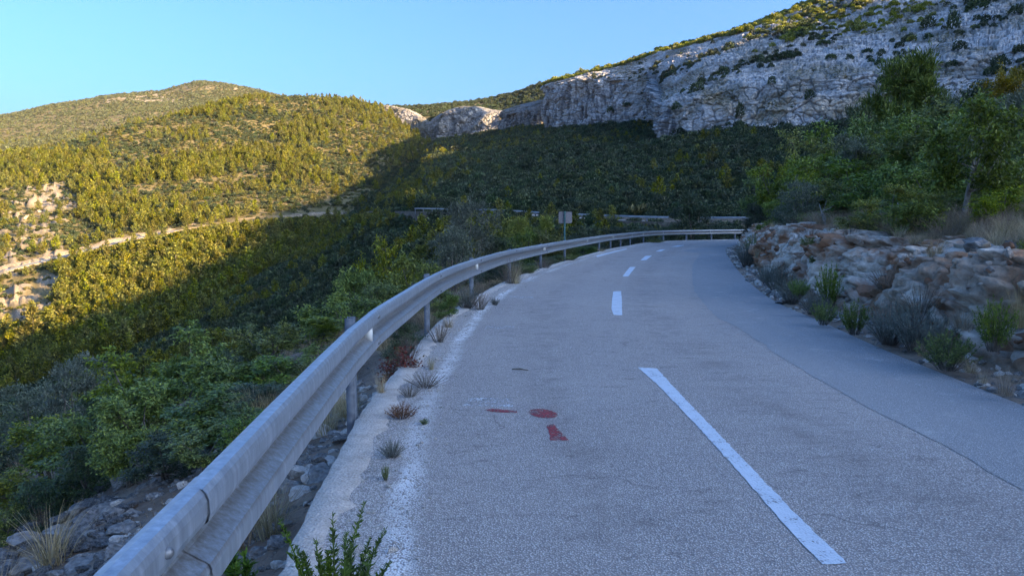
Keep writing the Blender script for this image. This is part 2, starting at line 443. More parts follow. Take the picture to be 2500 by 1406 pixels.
def soil_mat():
    k = NT("hillside_soil"); co = k.coord()
    n = k.noise(co, 0.12, 6, 0.6); f = k.noise(co, 1.7, 4, 0.6)
    soil = k.ramp(n, [(0.3, (0.13, 0.105, 0.05)), (0.5, (0.215, 0.165, 0.085)), (0.72, (0.31, 0.235, 0.135))])
    scrub = k.mix(k.ramp(f, [(0.42, 0.0), (0.58, 0.8)]), soil, (0.12, 0.115, 0.045))
    v = k.voro(co, 0.9, 'F1'); v2 = k.noise(co, 3.0, 5, 0.7)
    rock = k.ramp(v2, [(0.3, (0.20, 0.165, 0.12)), (0.55, (0.34, 0.285, 0.21)), (0.75, (0.46, 0.40, 0.31))])
    col = k.mix(k.attr('rock'), scrub, rock)
    h = k.math('ADD', v2, k.math('MULTIPLY', v, 0.5))
    return k.done(k.principled(col, 0.95, k.bump(h, 0.6, 0.5), spec=0.1))

SOIL = soil_mat()

def rock_outcrops(px, py):
    r = 1.0 * gauss(px, py, 60, 560, 85, 95) + 0.9 * gauss(px, py, 130, 490, 60, 40) + 1.0 * gauss(px, py, 30, 770, 70, 100) + 0.7 * gauss(px, py, 110, 720, 50, 60)
    r = r + 0.8 * gauss(px, py, 330, 245, 90, 9) + 0.8 * gauss(px, py, 395, 243, 60, 14) + 0.5 * gauss(px, py, 560, 215, 70, 14)
    r = r + 0.5 * gauss(px, py, 1420, 340, 40, 20) + 0.7 * gauss(px, py, 1660, 395, 18, 12)
    return r

def bare_soil(px, py):
    b = 0.9 * gauss(px, py, 780, 472, 70, 14) + 0.8 * gauss(px, py, 570, 440, 40, 40) + 0.55 * gauss(px, py, 330, 420, 110, 60) + 0.5 * gauss(px, py, 860, 330, 150, 60)
    b = b + 0.75 * gauss(px, py, 700, 590, 90, 38) + 0.7 * gauss(px, py, 800, 500, 120, 22) + 0.6 * gauss(px, py, 490, 780, 45, 30)
    b = b + 0.5 * gauss(px, py, 240, 305, 120, 12) + 0.4 * gauss(px, py, 150, 330, 90, 12)
    return b

def terrain(name, cols, nx, sub, smooth, amp, freq, seed):
    P, px = net(cols, nx, sub, smooth)
    n = fbm(P * freq, 4, seed)
    P = P.copy(); P[..., 2] += amp * n
    PX, PY, D = project(P)
    rk = rock_outcrops(PX, PY) * (0.55 + 0.9 * fbm(P * 0.12, 3, seed + 5)) * 1.3
    rock = smooth01(rk, 0.30, 0.55)
    P[..., 2] += rock * (np.abs(fbm(P * 0.35, 3, seed + 11)) * 2.2)
    me = mesh_data(name, P, grid_faces(*P.shape[:2]), SOIL, True, {'rock': rock})
    o = link(name, me, kind='structure')
    return dict(P=P, PX=PX, PY=PY, D=D, rock=rock, o=o)

T1 = terrain("hillside_terrain", S1_COLS, 420, [10, 12, 2, 10, 14, 18, 6], 14, 1.3, 0.035, 21)
T2 = terrain("slope_terrain", S2_COLS, 520, [8, 10, 10, 2, 12, 14, 18], 10, 0.8, 0.05, 31)
T4 = terrain("upland_terrain", S4_COLS, 220, [8, 10, 14, 6], 10, 1.5, 0.03, 41)
T5 = terrain("far_hill", S5_COLS, 300, [10, 12, 14, 14, 6], 16, 6.0, 0.006, 51)

# the mountain on the right beyond the frame: it throws the valley's shade
def shade_mountain():
    crest = np.array([(246, 280, 124), (280, 228, 130), (312, 174, 140), (334, 99, 143), (346, 54, 139), (349, 29, 132), (355, -18, 126), (360, -59, 124), (366, -110, 134), (372, -180, 148), (382, -330, 148)], float)
    base = np.array([(125, 150, 16), (112, 125, 14), (105, 95, 13), (100, 60, 12), (98, 35, 12), (96, 10, 12), (95, -20, 12), (95, -50, 12), (95, -90, 12), (95, -150, 12), (95, -300, 12)], float)
    c2, _ = resample(crest, 90); b2, _ = resample(base, 90)
    rows = [b2 + (c2 - b2) * t + np.array([0, 0, 1.0]) * (-8 * math.sin(math.pi * t)) for t in np.linspace(0, 1, 26)]
    rows.append(c2 + np.array([90, 20, -30.0])); rows.append(c2 + np.array([260, 60, -110.0]))
    P = np.array(rows); P[..., 2] += 0.9 * fbm(P * 0.03, 4, 61)
    me = mesh_data("mountain_terrain", P, grid_faces(*P.shape[:2]), SOIL, True, {'rock': np.zeros(P.shape[:2])})
    o = link("mountain_terrain", me, kind='structure')
    return dict(P=P, o=o)
T3 = shade_mountain()

# near ground, both sides of the road
def near_ground():
    k = NT("verge_soil"); co = k.coord()
    n = k.noise(co, 1.3, 6, 0.65); f = k.noise(co, 14, 5, 0.7); v = k.voro(co, 26, 'F1')
    soil = k.ramp(n, [(0.3, (0.13, 0.095, 0.07)), (0.5, (0.25, 0.19, 0.145)), (0.72, (0.38, 0.32, 0.255))])
    st = k.ramp(v, [(0.16, 1.0), (0.30, 0.0)])
    stone = k.ramp(f, [(0.3, (0.20, 0.18, 0.16)), (0.7, (0.44, 0.41, 0.37))])
    col = k.mix(k.math('MULTIPLY', st, k.ramp(k.noise(co, 3.0, 3), [(0.42, 0.0), (0.6, 1.0)])), soil, stone)
    m = k.done(k.principled(col, 0.95, k.bump(k.math('ADD', f, k.math('MULTIPLY', st, 0.6)), 0.9, 0.05), spec=0.1))
    az = np.radians(np.linspace(-180, 180, 721)); r = np.concatenate([[0.25], np.geomspace(0.9, 170, 230)])
    A, Rr = np.meshgrid(az, r, indexing='xy'); X = Rr * np.sin(A); Y = Rr * np.cos(A)
    Z = near_z(X, Y)
    P = np.stack([X, Y, Z], -1)
    me = mesh_data("ground", P, grid_faces(*P.shape[:2]), m, True)
    return link("ground", me, kind='structure')
near_ground()
# ground beyond everything, to the horizon
_s = 9000.0
gp = mesh_data("plain_ground", [(-_s, -_s, -120), (_s, -_s, -120), (_s, _s, -120), (-_s, _s, -120)], np.array([[0, 1, 2, 3]]), SOIL, attrs={'rock': [0, 0, 0, 0]})
link("plain_ground", gp, kind='structure')

# ------------------------------------------------------------------ limestone cliffs: bedded, jointed rock
def cliff_mat(tone=1.0):
    k = NT("limestone"); co = k.coord()
    n1 = k.noise(co, 0.10, 5, 0.6); n2 = k.noise(co, 1.2, 6, 0.7)
    st = k.noise(k.mapping(co, (0.55, 0.55, 0.05)), 1.0, 5, 0.6)              # dark water streaks run down the faces
    base = k.ramp(n2, [(0.25, (0.27, 0.265, 0.255)), (0.5, (0.46, 0.45, 0.435)), (0.75, (0.62, 0.61, 0.59))])
    grey = k.mix(k.math('MULTIPLY', k.ramp(st, [(0.45, 0.0), (0.58, 1.0)]), k.attr('steep')), base, (0.15, 0.15, 0.155))
    warm = k.mix(k.attr('fresh'), grey, k.ramp(n2, [(0.3, (0.42, 0.34, 0.25)), (0.7, (0.58, 0.50, 0.39))]))
    crack = k.mix(k.attr('joint'), warm, (0.09, 0.085, 0.08))
    li = k.mix(k.math('MULTIPLY', k.attr('soil'), k.ramp(n2, [(0.35, 0.0), (0.6, 1.0)])), crack, (0.11, 0.10, 0.05))
    v = k.voro(k.mapping(co, (0.7, 0.7, 1.6)), 0.9, 'F1')
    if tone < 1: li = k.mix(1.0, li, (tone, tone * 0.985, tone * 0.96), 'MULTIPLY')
    h = k.math('ADD', n2, k.math('MULTIPLY', v, 0.8))
    return k.done(k.principled(li, 0.95, k.bump(h, 0.8, 0.45), spec=0.1))
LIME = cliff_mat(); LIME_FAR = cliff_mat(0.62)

def cliff(cols, nx, sub, seed, smooth=0, scale=1.0, bed=2.0, dip=0.06, mat=None):
    P, px = net(cols, nx, sub, smooth)
    P = P.copy()
    # outward direction of the face (horizontal) from the grid's own normals
    du = np.gradient(P, axis=1); dv = np.gradient(P, axis=0); N = np.cross(du, dv); N /= np.linalg.norm(N, axis=-1)[..., None] + 1e-9
    N = np.where((N[..., 1:2] > 0), -N, N)
    steep = smooth01(1 - np.abs(N[..., 2]), 0.25, 0.6)
    nr = P.shape[0]; tr = np.linspace(0, 1, nr)[:, None] * np.ones_like(P[..., 0])
    big = fbm(P * 0.055, 3, seed) * 2.6 * scale; mid = fbm(P * np.array([0.28, 0.28, 0.14]), 3, seed + 3) * 0.9 * scale
    # buttresses and gullies, beds of uneven thickness, and broken blocks at two sizes
    s = P[..., 0] * 0.8 - P[..., 1] * 0.6
    warp = np.stack([fbm(P * 0.11, 3, seed + 70), fbm(P * 0.11 + 9.1, 3, seed + 71), fbm(P * 0.09 + 4.7, 3, seed + 72)], -1)
    z = P[..., 2] + dip * s + 1.6 * fbm(P * 0.03, 2, seed + 7)
    gul = np.abs(fbm(np.stack([s * 0.075, s * 0, z * 0.018], -1) + 0.15 * warp, 3, seed + 33))
    butt = (0.30 - gul) * 5.5 * scale * steep
    h = z / bed + 0.9 * fbm(np.stack([z * 0.21, z * 0 + 3.1, s * 0.012], -1), 2, seed + 9)
    bi = np.floor(h); bf = h - bi
    bedo = _hash(bi.astype(int), bi.astype(int) * 0, bi.astype(int) * 0, seed + 23)
    amt = smooth01(fbm(P * 0.045, 2, seed + 31), -0.55, 0.35)
    groove = np.exp(-(np.minimum(bf, 1 - bf) / 0.10) ** 2) * amt * smooth01(bedo, 0.15, 0.6)
    Q = P * np.array([0.34, 0.34, 0.26]) / scale + 0.55 * warp
    f1, f2, c1 = worley(Q, seed + 80); k1 = np.exp(-((f2 - f1) / 0.06) ** 2)
    Q2 = P * np.array([0.95, 0.95, 1.15]) / scale + 0.6 * warp + 0.25 * fbm(P * 0.8, 2, seed + 75)[..., None]
    g1, g2, c2 = worley(Q2, seed + 90); k2 = np.exp(-((g2 - g1) / 0.10) ** 2)
    step = (bedo - 0.5) * 1.7 * amt + (c1 - 0.5) * 2.2 + (c2 - 0.5) * 0.75
    jn = np.maximum(k1, 0.55 * k2)
    small = fbm(P * np.array([1.1, 1.1, 1.5]), 3, seed + 40) * 0.30
    out = big + mid + butt + scale * (step * 0.8 - groove * 0.7 - k1 * 0.9 - k2 * 0.30) + small
    fade = smooth01(tr, 0.0, 0.06) * (1 - smooth01(tr, 0.86, 0.97) * 0.7)
    D = N * np.array([1, 1, 0.35]); 
    P = P + D * (out * fade)[..., None]
    PX, PY, DD = project(P)
    fresh = np.zeros_like(out)
    for cx, cy, sx, sy in ((1960, 262, 90, 30), (1830, 275, 60, 26), (2090, 255, 60, 40), (1740, 250, 40, 30)):
        fresh += gauss(PX, PY, cx, cy, sx, sy)
    fresh = smooth01(fresh * (0.7 + 0.8 * fbm(P * np.array([0.25, 0.25, 0.06]), 3, seed + 50)), 0.25, 0.7) * 0.85
    joint = np.clip(np.maximum(groove, jn) * 0.65, 0, 1)
    soil = np.clip((1 - steep) * 1.2, 0, 1) * smooth01(fbm(P * 0.09, 3, seed + 60), -0.3, 0.5)
    me = mesh_data("cliff_terrain", P, grid_faces(*P.shape[:2]), mat or LIME, False, {'steep': steep, 'fresh': fresh, 'joint': joint, 'soil': soil})
    o = link("cliff_terrain", me, kind='structure')
    return dict(P=P, PX=PX, PY=PY, D=DD, steep=steep, o=o)

K4 = cliff(C4_COLS, 1250, [8, 105, 70, 60, 14], 101, 12)
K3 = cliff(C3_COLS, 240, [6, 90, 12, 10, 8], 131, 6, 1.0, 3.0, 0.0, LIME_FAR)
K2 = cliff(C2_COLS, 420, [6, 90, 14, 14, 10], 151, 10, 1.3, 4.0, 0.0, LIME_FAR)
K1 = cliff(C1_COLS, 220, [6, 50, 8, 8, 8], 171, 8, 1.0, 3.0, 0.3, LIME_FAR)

# ------------------------------------------------------------------ foliage
def rand_dirs(n, rng):
    v = rng.normal(size=(n, 3)); return v / np.linalg.norm(v, axis=1)[:, None]

def leaves(C, axis, nrm, length, width, fold=0.25):
    """rhombic leaves: base points C, growing along axis, facing nrm"""
    axis = axis / (np.linalg.norm(axis, axis=1)[:, None] + 1e-9)
    side = np.cross(axis, nrm); side /= np.linalg.norm(side, axis=1)[:, None] + 1e-9
    up = np.cross(side, axis)
    L = np.asarray(length).reshape(-1, 1) * np.ones((len(C), 1)); Wd = np.asarray(width).reshape(-1, 1) * np.ones((len(C), 1))
    a = C; b = C + axis * L * 0.45 + side * Wd * 0.5 + up * Wd * fold; c = C + axis * L; d = C + axis * L * 0.45 - side * Wd * 0.5 + up * Wd * fold
    V = np.stack([a, b, c, d], 1).reshape(-1, 3)
    return V, np.arange(len(V)).reshape(-1, 4)

# materials of the plants
M_BARK = plain_noise_mat("bark", (0.06, 0.05, 0.04), (0.20, 0.18, 0.155), 14, 0.95, 0.8, 0.02, spec=0.1)
M_PALEBARK = plain_noise_mat("pale_bark", (0.16, 0.155, 0.15), (0.36, 0.35, 0.33), 18, 0.95, 0.8, 0.01, spec=0.1)
M_PINE = leaf_mat("pine_needles", (0.022, 0.034, 0.012), (0.130, 0.146, 0.022), (0.31, 0.30, 0.042), 0.28, 0.25, 0.6, 0.02)
M_SCRUB = leaf_mat("evergreen_leaves", (0.016, 0.029, 0.015), (0.046, 0.070, 0.033), (0.098, 0.125, 0.058), 0.35, 0.2, 0.55, 0.03)
M_FARSCRUB = leaf_mat("far_olive_scrub", (0.045, 0.056, 0.026), (0.092, 0.106, 0.046), (0.15, 0.155, 0.070), 0.3, 0.2, 0.7, 0.025)
M_DRY = leaf_mat("dry_scrub_leaves", (0.060, 0.066, 0.022), (0.125, 0.128, 0.042), (0.21, 0.20, 0.070), 0.3, 0.25, 0.7, 0.03)
M_GREEN = leaf_mat("broad_green_leaves", (0.060, 0.095, 0.020), (0.145, 0.200, 0.038), (0.27, 0.325, 0.062), 0.22, 0.3, 0.45, 0.018)
M_YGREEN = leaf_mat("yellow_green_leaves", (0.085, 0.120, 0.020), (0.17, 0.205, 0.030), (0.29, 0.285, 0.045), 0.2, 0.32, 0.5, 0.015)
M_GOLD = leaf_mat("golden_leaves", (0.13, 0.12, 0.015), (0.24, 0.19, 0.02), (0.36, 0.25, 0.03), 0.2, 0.32, 0.5, 0.015)
M_GREY = leaf_mat("grey_green_leaves", (0.065, 0.085, 0.056), (0.125, 0.155, 0.105), (0.21, 0.24, 0.175), 0.2, 0.2, 0.6, 0.015)
M_DARK = leaf_mat("dark_evergreen_leaves", (0.024, 0.040, 0.016), (0.052, 0.080, 0.032), (0.10, 0.135, 0.055), 0.2, 0.2, 0.45, 0.02)
M_NEAR_PINE = leaf_mat("near_pine_needles", (0.050, 0.085, 0.016), (0.11, 0.155, 0.022), (0.18, 0.225, 0.032), 0.15, 0.2, 0.6, 0.01)
M_RED = leaf_mat("reddening_leaves", (0.10, 0.020, 0.012), (0.17, 0.045, 0.025), (0.10, 0.08, 0.03), 0.2, 0.25, 0.6, 0.02)
M_LAV = leaf_mat("silver_leaves", (0.085, 0.105, 0.085), (0.15, 0.175, 0.145), (0.235, 0.26, 0.22), 0.2, 0.15, 0.7, 0.015)
M_STRAW = leaf_mat("dry_grass_blades", (0.20, 0.16, 0.09), (0.36, 0.29, 0.175), (0.52, 0.43, 0.28), 0.2, 0.25, 0.7, 0.02)
M_TWIG = leaf_mat("dry_twigs", (0.11, 0.078, 0.055), (0.21, 0.155, 0.11), (0.34, 0.27, 0.20), 0.2, 0.05, 0.8, 0.02)
M_RUST = leaf_mat("rusty_dead_stems", (0.09, 0.035, 0.018), (0.17, 0.065, 0.028), (0.26, 0.12, 0.05), 0.15, 0.1, 0.8, 0.01)
M_HERB = leaf_mat("fresh_herb_leaves", (0.045, 0.085, 0.016), (0.085, 0.150, 0.022), (0.14, 0.21, 0.035), 0.12, 0.3, 0.5, 0.01)

# --- small trees for the far slopes (one mesh each, a few hundred leaf clumps)
def far_pine(seed):
    rng = np.random.default_rng(seed); n = 520
    h = rng.beta(1.15, 1.35, n) * 0.88 + 0.10
    lean = rng.normal(0, 0.05, 2)
    env = 0.30 * (1 - ((h - 0.1) / 0.9) ** 1.7) ** 0.8 * smooth01(h, 0.05, 0.26) + 0.02
    az = rng.uniform(0, 2 * np.pi, n); lump = 1 + 0.35 * np.sin(az * 2 + h * 11 + seed) + 0.25 * np.sin(az * 3 - h * 17 + seed)
    r = env * np.sqrt(rng.uniform(0.2, 1, n)) * lump
    C = np.stack([np.cos(az) * r + lean[0] * h, np.sin(az) * r + lean[1] * h, h], 1)
    ax = np.stack([np.cos(az), np.sin(az), rng.uniform(0.3, 1.3, n)], 1) + 0.45 * rand_dirs(n, rng)
    nr = np.stack([np.cos(az), np.sin(az), np.full(n, 0.6)], 1) + 0.6 * rand_dirs(n, rng)
    V, F = leaves(C - 0.06 * ax, ax, nr, rng.uniform(0.06, 0.12, n), rng.uniform(0.030, 0.060, n))
    mb = MB(); mb.tube([(0, 0, -0.05), (lean[0] * .3, lean[1] * .3, 0.3), (lean[0] * .8, lean[1] * .8, 0.8)], [0.02, 0.016, 0.006], 5)
    T = np.vstack(mb.V); TQ = np.vstack(mb.Q)
    mi = [0] * len(F) + [1] * len(TQ)
    return mesh_data("far_pine", np.vstack([V, T]), np.vstack([F, TQ + len(V)]), [M_PINE, M_BARK], matidx=mi)

def far_bush(seed, mat, name, flat=0.75, n=260):
    rng = np.random.default_rng(seed)
    ls = 2.1 / math.sqrt(n)
    d = rand_dirs(n, rng); d[:, 2] = np.abs(d[:, 2]) * 0.95 + 0.02
    lob = rand_dirs(6, rng); lob[:, 2] = np.abs(lob[:, 2])
    bulge = 0.72 + 0.34 * np.max(d @ lob.T, axis=1) ** 6 + rng.normal(0, 0.05, n)
    r = 0.5 * bulge * rng.uniform(0.75, 1.0, n)
    C = d * r[:, None] * np.array([1, 1, flat * 2])
    ax = d + np.array([0, 0, 0.5]) + 0.6 * rand_dirs(n, rng); nr = d + 0.5 * rand_dirs(n, rng)
    V, F = leaves(C - 0.07 * ax, ax, nr, ls * rng.uniform(0.8, 1.3, n), ls * 0.7 * rng.uniform(0.8, 1.2, n))
    return mesh_data(name, V, F, mat)

PINES = [far_pine(300 + i) for i in range(5)]
BUSHES = [far_bush(400 + i, M_SCRUB, "far_bush", 0.62 + 0.1 * (i % 3)) for i in range(5)]
DRYB = [far_bush(450 + i, M_DRY, "dry_bush", 0.40 + 0.06 * i, 120) for i in range(3)]
GOLDB = [far_bush(470 + i, M_YGREEN, "golden_bush", 0.6, 220) for i in range(3)]
TINY = [far_bush(480 + i, M_FARSCRUB, "tiny_bush", 0.55, 34) for i in range(3)]

PROTO = {}
def proto_collection(name, meshes):
    c = bpy.data.collections.new(name)
    for i, m in enumerate(meshes):
        o = bpy.data.objects.new(m.name, m); c.objects.link(o)
    PROTO[name] = c
    return c
proto_collection("pine_sources", PINES); proto_collection("bush_sources", BUSHES); proto_collection("dry_sources", DRYB)
proto_collection("gold_sources", GOLDB); proto_collection("tiny_sources", TINY)

def scatter_object(name, P, scl, coll, nvar, seed=0, sz=None, tilt=0.0):
    """one stuff object: many copies of a few small plants"""
    rng = np.random.default_rng(seed); n = len(P)
    me = mesh_data(name, P, np.zeros((0, 3), int), attrs={'scl': scl, 'szz': sz if sz is not None else np.ones(n), 'rot': rng.uniform(0, 2 * np.pi, n), 'tlt': rng.normal(0, 1, n) * tilt, 'var': np.floor(rng.uniform(0, nvar, n))})
    o = link(name, me, kind='stuff')
    g = bpy.data.node_groups.new(name + "_nodes", 'GeometryNodeTree')
    g.interface.new_socket("Geometry", in_out='INPUT', socket_type='NodeSocketGeometry'); g.interface.new_socket("Geometry", in_out='OUTPUT', socket_type='NodeSocketGeometry')
    gi = g.nodes.new('NodeGroupInput'); go = g.nodes.new('NodeGroupOutput')
    iop = g.nodes.new('GeometryNodeInstanceOnPoints'); ci = g.nodes.new('GeometryNodeCollectionInfo')
    ci.inputs[0].default_value = PROTO[coll]; ci.inputs[1].default_value = True; ci.inputs[2].default_value = True
    def na(nm):
        a = g.nodes.new('GeometryNodeInputNamedAttribute'); a.data_type = 'FLOAT'; a.inputs[0].default_value = nm; return a.outputs[0]
    f2i = g.nodes.new('FunctionNodeFloatToInt'); g.links.new(na('var'), f2i.inputs[0])
    rot = g.nodes.new('ShaderNodeCombineXYZ'); g.links.new(na('rot'), rot.inputs[2]); g.links.new(na('tlt'), rot.inputs[0])
    sc = g.nodes.new('ShaderNodeCombineXYZ'); s = na('scl'); ml = g.nodes.new('ShaderNodeMath'); ml.operation = 'MULTIPLY'
    g.links.new(s, ml.inputs[0]); g.links.new(na('szz'), ml.inputs[1])
    g.links.new(s, sc.inputs[0]); g.links.new(s, sc.inputs[1]); g.links.new(ml.outputs[0], sc.inputs[2])
    g.links.new(gi.outputs[0], iop.inputs['Points']); g.links.new(ci.outputs[0], iop.inputs['Instance'])
    iop.inputs['Pick Instance'].default_value = True
    g.links.new(f2i.outputs[0], iop.inputs['Instance Index']); g.links.new(rot.outputs[0], iop.inputs['Rotation']); g.links.new(sc.outputs[0], iop.inputs['Scale'])
    g.links.new(iop.outputs[0], go.inputs[0])
    md = o.modifiers.new("scatter", 'NODES'); md.node_group = g
    return o

def sample(T, n, dens, rng):
    P = T['P']; e1 = P[1:, :-1] - P[:-1, :-1]; e2 = P[:-1, 1:] - P[:-1, :-1]
    area = np.linalg.norm(np.cross(e1, e2), axis=-1)
    px, py = T['PX'][:-1, :-1], T['PY'][:-1, :-1]
    w = area * dens(px, py, P[:-1, :-1]); w = np.where(np.isfinite(w), w, 0).ravel(); w = np.clip(w, 0, None)
    idx = rng.choice(len(w), n, p=w / w.sum()); r, c = np.unravel_index(idx, area.shape)
    a, b = rng.uniform(size=(2, n, 1))
    return P[r, c] * (1 - a) * (1 - b) + P[r + 1, c] * a * (1 - b) + P[r, c + 1] * (1 - a) * b + P[r + 1, c + 1] * a * b

def on_far_road(px, py, w=9):
    y = np.interp(px, FR_PX, FR_PY)
    return np.exp(-((py - y) / w) ** 2)
FR_PX = [-200, 0, 60, 150, 300, 430, 550, 620, 700, 800, 850, 930, 1060, 1150, 1250, 1430, 1600, 1800]
FR_PY = [712, 668, 648, 628, 590, 564, 542, 533, 528, 522, 520, 517, 520, 523, 526, 538, 546, 549]

def dens_pine_lit(px, py, P):
    n = fbm(P * np.array([0.022, 0.022, 0.03]), 3, 77)
    d = smooth01(n, -0.45, 0.45) * (1 - np.clip(1.4 * rock_outcrops(px, py), 0, 1)) * (1 - np.clip(bare_soil(px, py), 0, 1) * 0.9)
    d = d * (0.35 + 0.65 * smooth01(px, 1000, 500)) * (1 - 0.75 * gauss(px, py, 900, 380, 170, 80))
    low = smooth01(py - np.interp(px, FR_PX, FR_PY), 5, 25); d = d * (1 + 1.2 * low) + 0.5 * low * (1 - np.clip(1.4 * rock_outcrops(px, py), 0, 1))
    return d * (1 - 0.97 * on_far_road(px, py, 11)) + 0.02
def dens_scrub_lit(px, py, P):
    n = fbm(P * 0.05, 3, 87)
    return (0.25 + smooth01(n, -0.6, 0.5)) * (1 - np.clip(0.9 * rock_outcrops(px, py), 0, 0.93)) * (1 - np.clip(bare_soil(px, py), 0, 0.8)) * (1 - 0.97 * on_far_road(px, py, 10))
def dens_slope(px, py, P):
    rk = gauss(px, py, 1415, 345, 35, 14) + gauss(px, py, 1660, 396, 14, 10)
    road = on_far_road(px, py, 7) * smooth01(px, 880, 940)
    return (1 - np.clip(rk, 0, 1)) * (1 - 0.97 * road) * (1 - 0.75 * np.clip(bare_soil(px, py), 0, 1))
def dens_slope_pine(px, py, P):
    n = fbm(P * 0.03, 3, 97)
    return dens_slope(px, py, P) * (smooth01(n, -0.1, 0.5) * (0.25 + 1.0 * gauss(px, py, 1030, 500, 160, 60) + 2.2 * smooth01(py, 520, 560) * smooth01(px, 1350, 1000)) + 0.01)

rs = np.random.default_rng(11)
pine_pts = [sample(T1, 12500, dens_pine_lit, rs), sample(T2, 3600, dens_slope_pine, rs)]
pine_scl = [rs.gamma(14, 0.27, 12500) + 0.8, rs.gamma(12, 0.20, 3600) + 0.7]
bush_pts = [sample(T1, 20000, dens_scrub_lit, rs), sample(T2, 46000, dens_slope, rs)]
bush_scl = [rs.gamma(7, 0.22, 20000) + 0.6, rs.gamma(7, 0.22, 46000) + 0.7]
_b = bush_pts[1]; bush_scl[1] *= np.clip(0.62 + _b[:, 1] / 300, 0.6, 1.4)
def below_road(P, s, hf, r):
    """plants just below the far road stay lower than it"""
    px, py, d = project(P); top = project(P + np.array([0, 0, 1.0]) * (s * hf)[:, None])[1]; ry = np.interp(px, FR_PX, FR_PY)
    hide = (py > ry - 3) & (top < ry + 3.5) & (px < 1900) & (r.uniform(size=len(s)) > np.where(px < 700, 0.06, 0.15))
    f = np.where(hide, np.clip((py - ry - 3.5) / np.maximum(py - top, 0.1), 0, 1), 1)
    return s * f
pine_scl = [below_road(p, s, 0.9, rs) for p, s in zip(pine_pts, pine_scl)]; bush_scl = [below_road(p, s, 0.6, rs) for p, s in zip(bush_pts, bush_scl)]
for L_, S_ in ((pine_pts, pine_scl), (bush_pts, bush_scl)):
    for i in (0, 1): k_ = S_[i] > 0.45; L_[i] = L_[i][k_]; S_[i] = S_[i][k_]
up_b = sample(T4, 5200, lambda px, py, P: 1 + 0 * px, rs); up_s = rs.gamma(8, 0.32, 5200) + 0.8
dry_b = np.vstack([sample(T1, 26000, lambda px, py, P: (1 - np.clip(0.8 * rock_outcrops(px, py), 0, 0.95)) * (1 - 0.9 * on_far_road(px, py, 9)), rs), sample(T2, 3000, lambda px, py, P: dens_slope(px, py, P) * (0.15 + 2 * bare_soil(px, py)), rs)])
dry_s = below_road(dry_b, rs.gamma(6, 0.22, len(dry_b)) + 0.35, 0.4, rs); dry_b = dry_b[dry_s > 0.3]; dry_s = dry_s[dry_s > 0.3]
far_b = sample(T5, 52000, lambda px, py, P: 0.25 + smooth01(fbm(P * 0.008, 4, 5), -0.8, 0.3) * (1 - 0.85 * np.clip(rock_outcrops(px, py), 0, 1)) * (1 - 0.6 * np.clip(bare_soil(px, py), 0, 1)), rs)
far_s = rs.gamma(6, 0.48, len(far_b)) + 1.2
far_p = sample(T5, 3600, lambda px, py, P: smooth01(py, 320, 400) * smooth01(fbm(P * 0.01, 3, 6), -0.2, 0.4), rs); far_ps = rs.gamma(14, 0.32, len(far_p)) + 1.0
mt_b = []
P3 = T3['P']; PX3, PY3, _d3 = np.zeros(P3.shape[:2]), np.zeros(P3.shape[:2]), 0
T3['PX'] = PX3; T3['PY'] = PY3
mt_b = sample(T3, 3500, lambda px, py, P: (P[..., 2] < 105) * 1.0, rs); mt_s = rs.gamma(8, 0.4, len(mt_b)) + 1.0

# individuals: the pines and the evergreen bushes of the valley that show largest
from mathutils.bvhtree import BVHTree
def bvh_of(P):
    f = grid_faces(*P.shape[:2]); return BVHTree.FromPolygons(P.reshape(-1, 3).tolist(), f.tolist())
BV = [bvh_of(T['P']) for T in (T1, T2, K4, K3)]
CAMV = Vector((0, 0, CAM_H))
OCC_X = [0, 100, 200, 300, 400, 500, 600, 700, 800, 900, 1000, 1060, 1230, 1260, 1350, 1460, 1500, 1600, 1630, 1740, 1800, 1860, 1950, 2050, 2120, 2300, 2500]
OCC_Y = [960, 930, 900, 870, 840, 800, 790, 770, 730, 650, 620, 560, 540, 560, 550, 560, 560, 560, 480, 480, 545, 430, 350, 300, 290, 170, 170]
def visible(P, s, hf):
    top = P + np.array([0, 0, 1]) * (s * hf)[:, None]
    px, py, d = project(top)
    ok = (d > 1) & (px > 0) & (px < 2500) & (py > -10) & (py < np.interp(px, OCC_X, OCC_Y))
    res = np.zeros(len(P), bool)
    for i in np.nonzero(ok)[0]:
        v = Vector(top[i]) - CAMV; L = v.length; v.normalize()
        res[i] = not any((lambda h: h[3] is not None and h[3] < L - 3.0)(b.ray_cast(CAMV, v, L)) for b in BV)
    return res, d
def split_individuals(P, s, hf, n):
    vis, d = visible(P, s, hf)
    size = np.where(vis, s / np.maximum(d, 1), -1)
    order = np.argsort(-size); keep = order[:n]; keep = keep[size[keep] > 0]
    m = np.zeros(len(P), bool); m[keep] = True
    return m
def place_individuals(name, meshes, P, s, hf, label_of, cat, group_of, seed):
    r = np.random.default_rng(seed)
    for p, sc in zip(P, s):
        o = link(name, meshes[r.integers(len(meshes))])
        o.location = p; o.rotation_euler = (r.normal(0, .04), r.normal(0, .04), r.uniform(0, 6.283)); q = sc * r.uniform(0.9, 1.1)
        o.scale = (q, q, sc * r.uniform(0.92, 1.1))
        lab = label_of(p); o['label'] = lab; o['category'] = cat; o['group'] = group_of(p)

def zone(p):
    """which part of the valley a far plant stands in, as one would say it"""
    px, py, d = project(p)
    fy = float(np.interp(px, FR_PX, FR_PY))
    lit = py < np.interp(px, [0, 150, 300, 430, 520, 640, 760, 850, 930, 1000, 1045, 1060], [890, 812, 735, 675, 610, 518, 485, 462, 410, 372, 345, 0])
    return lit, py < fy

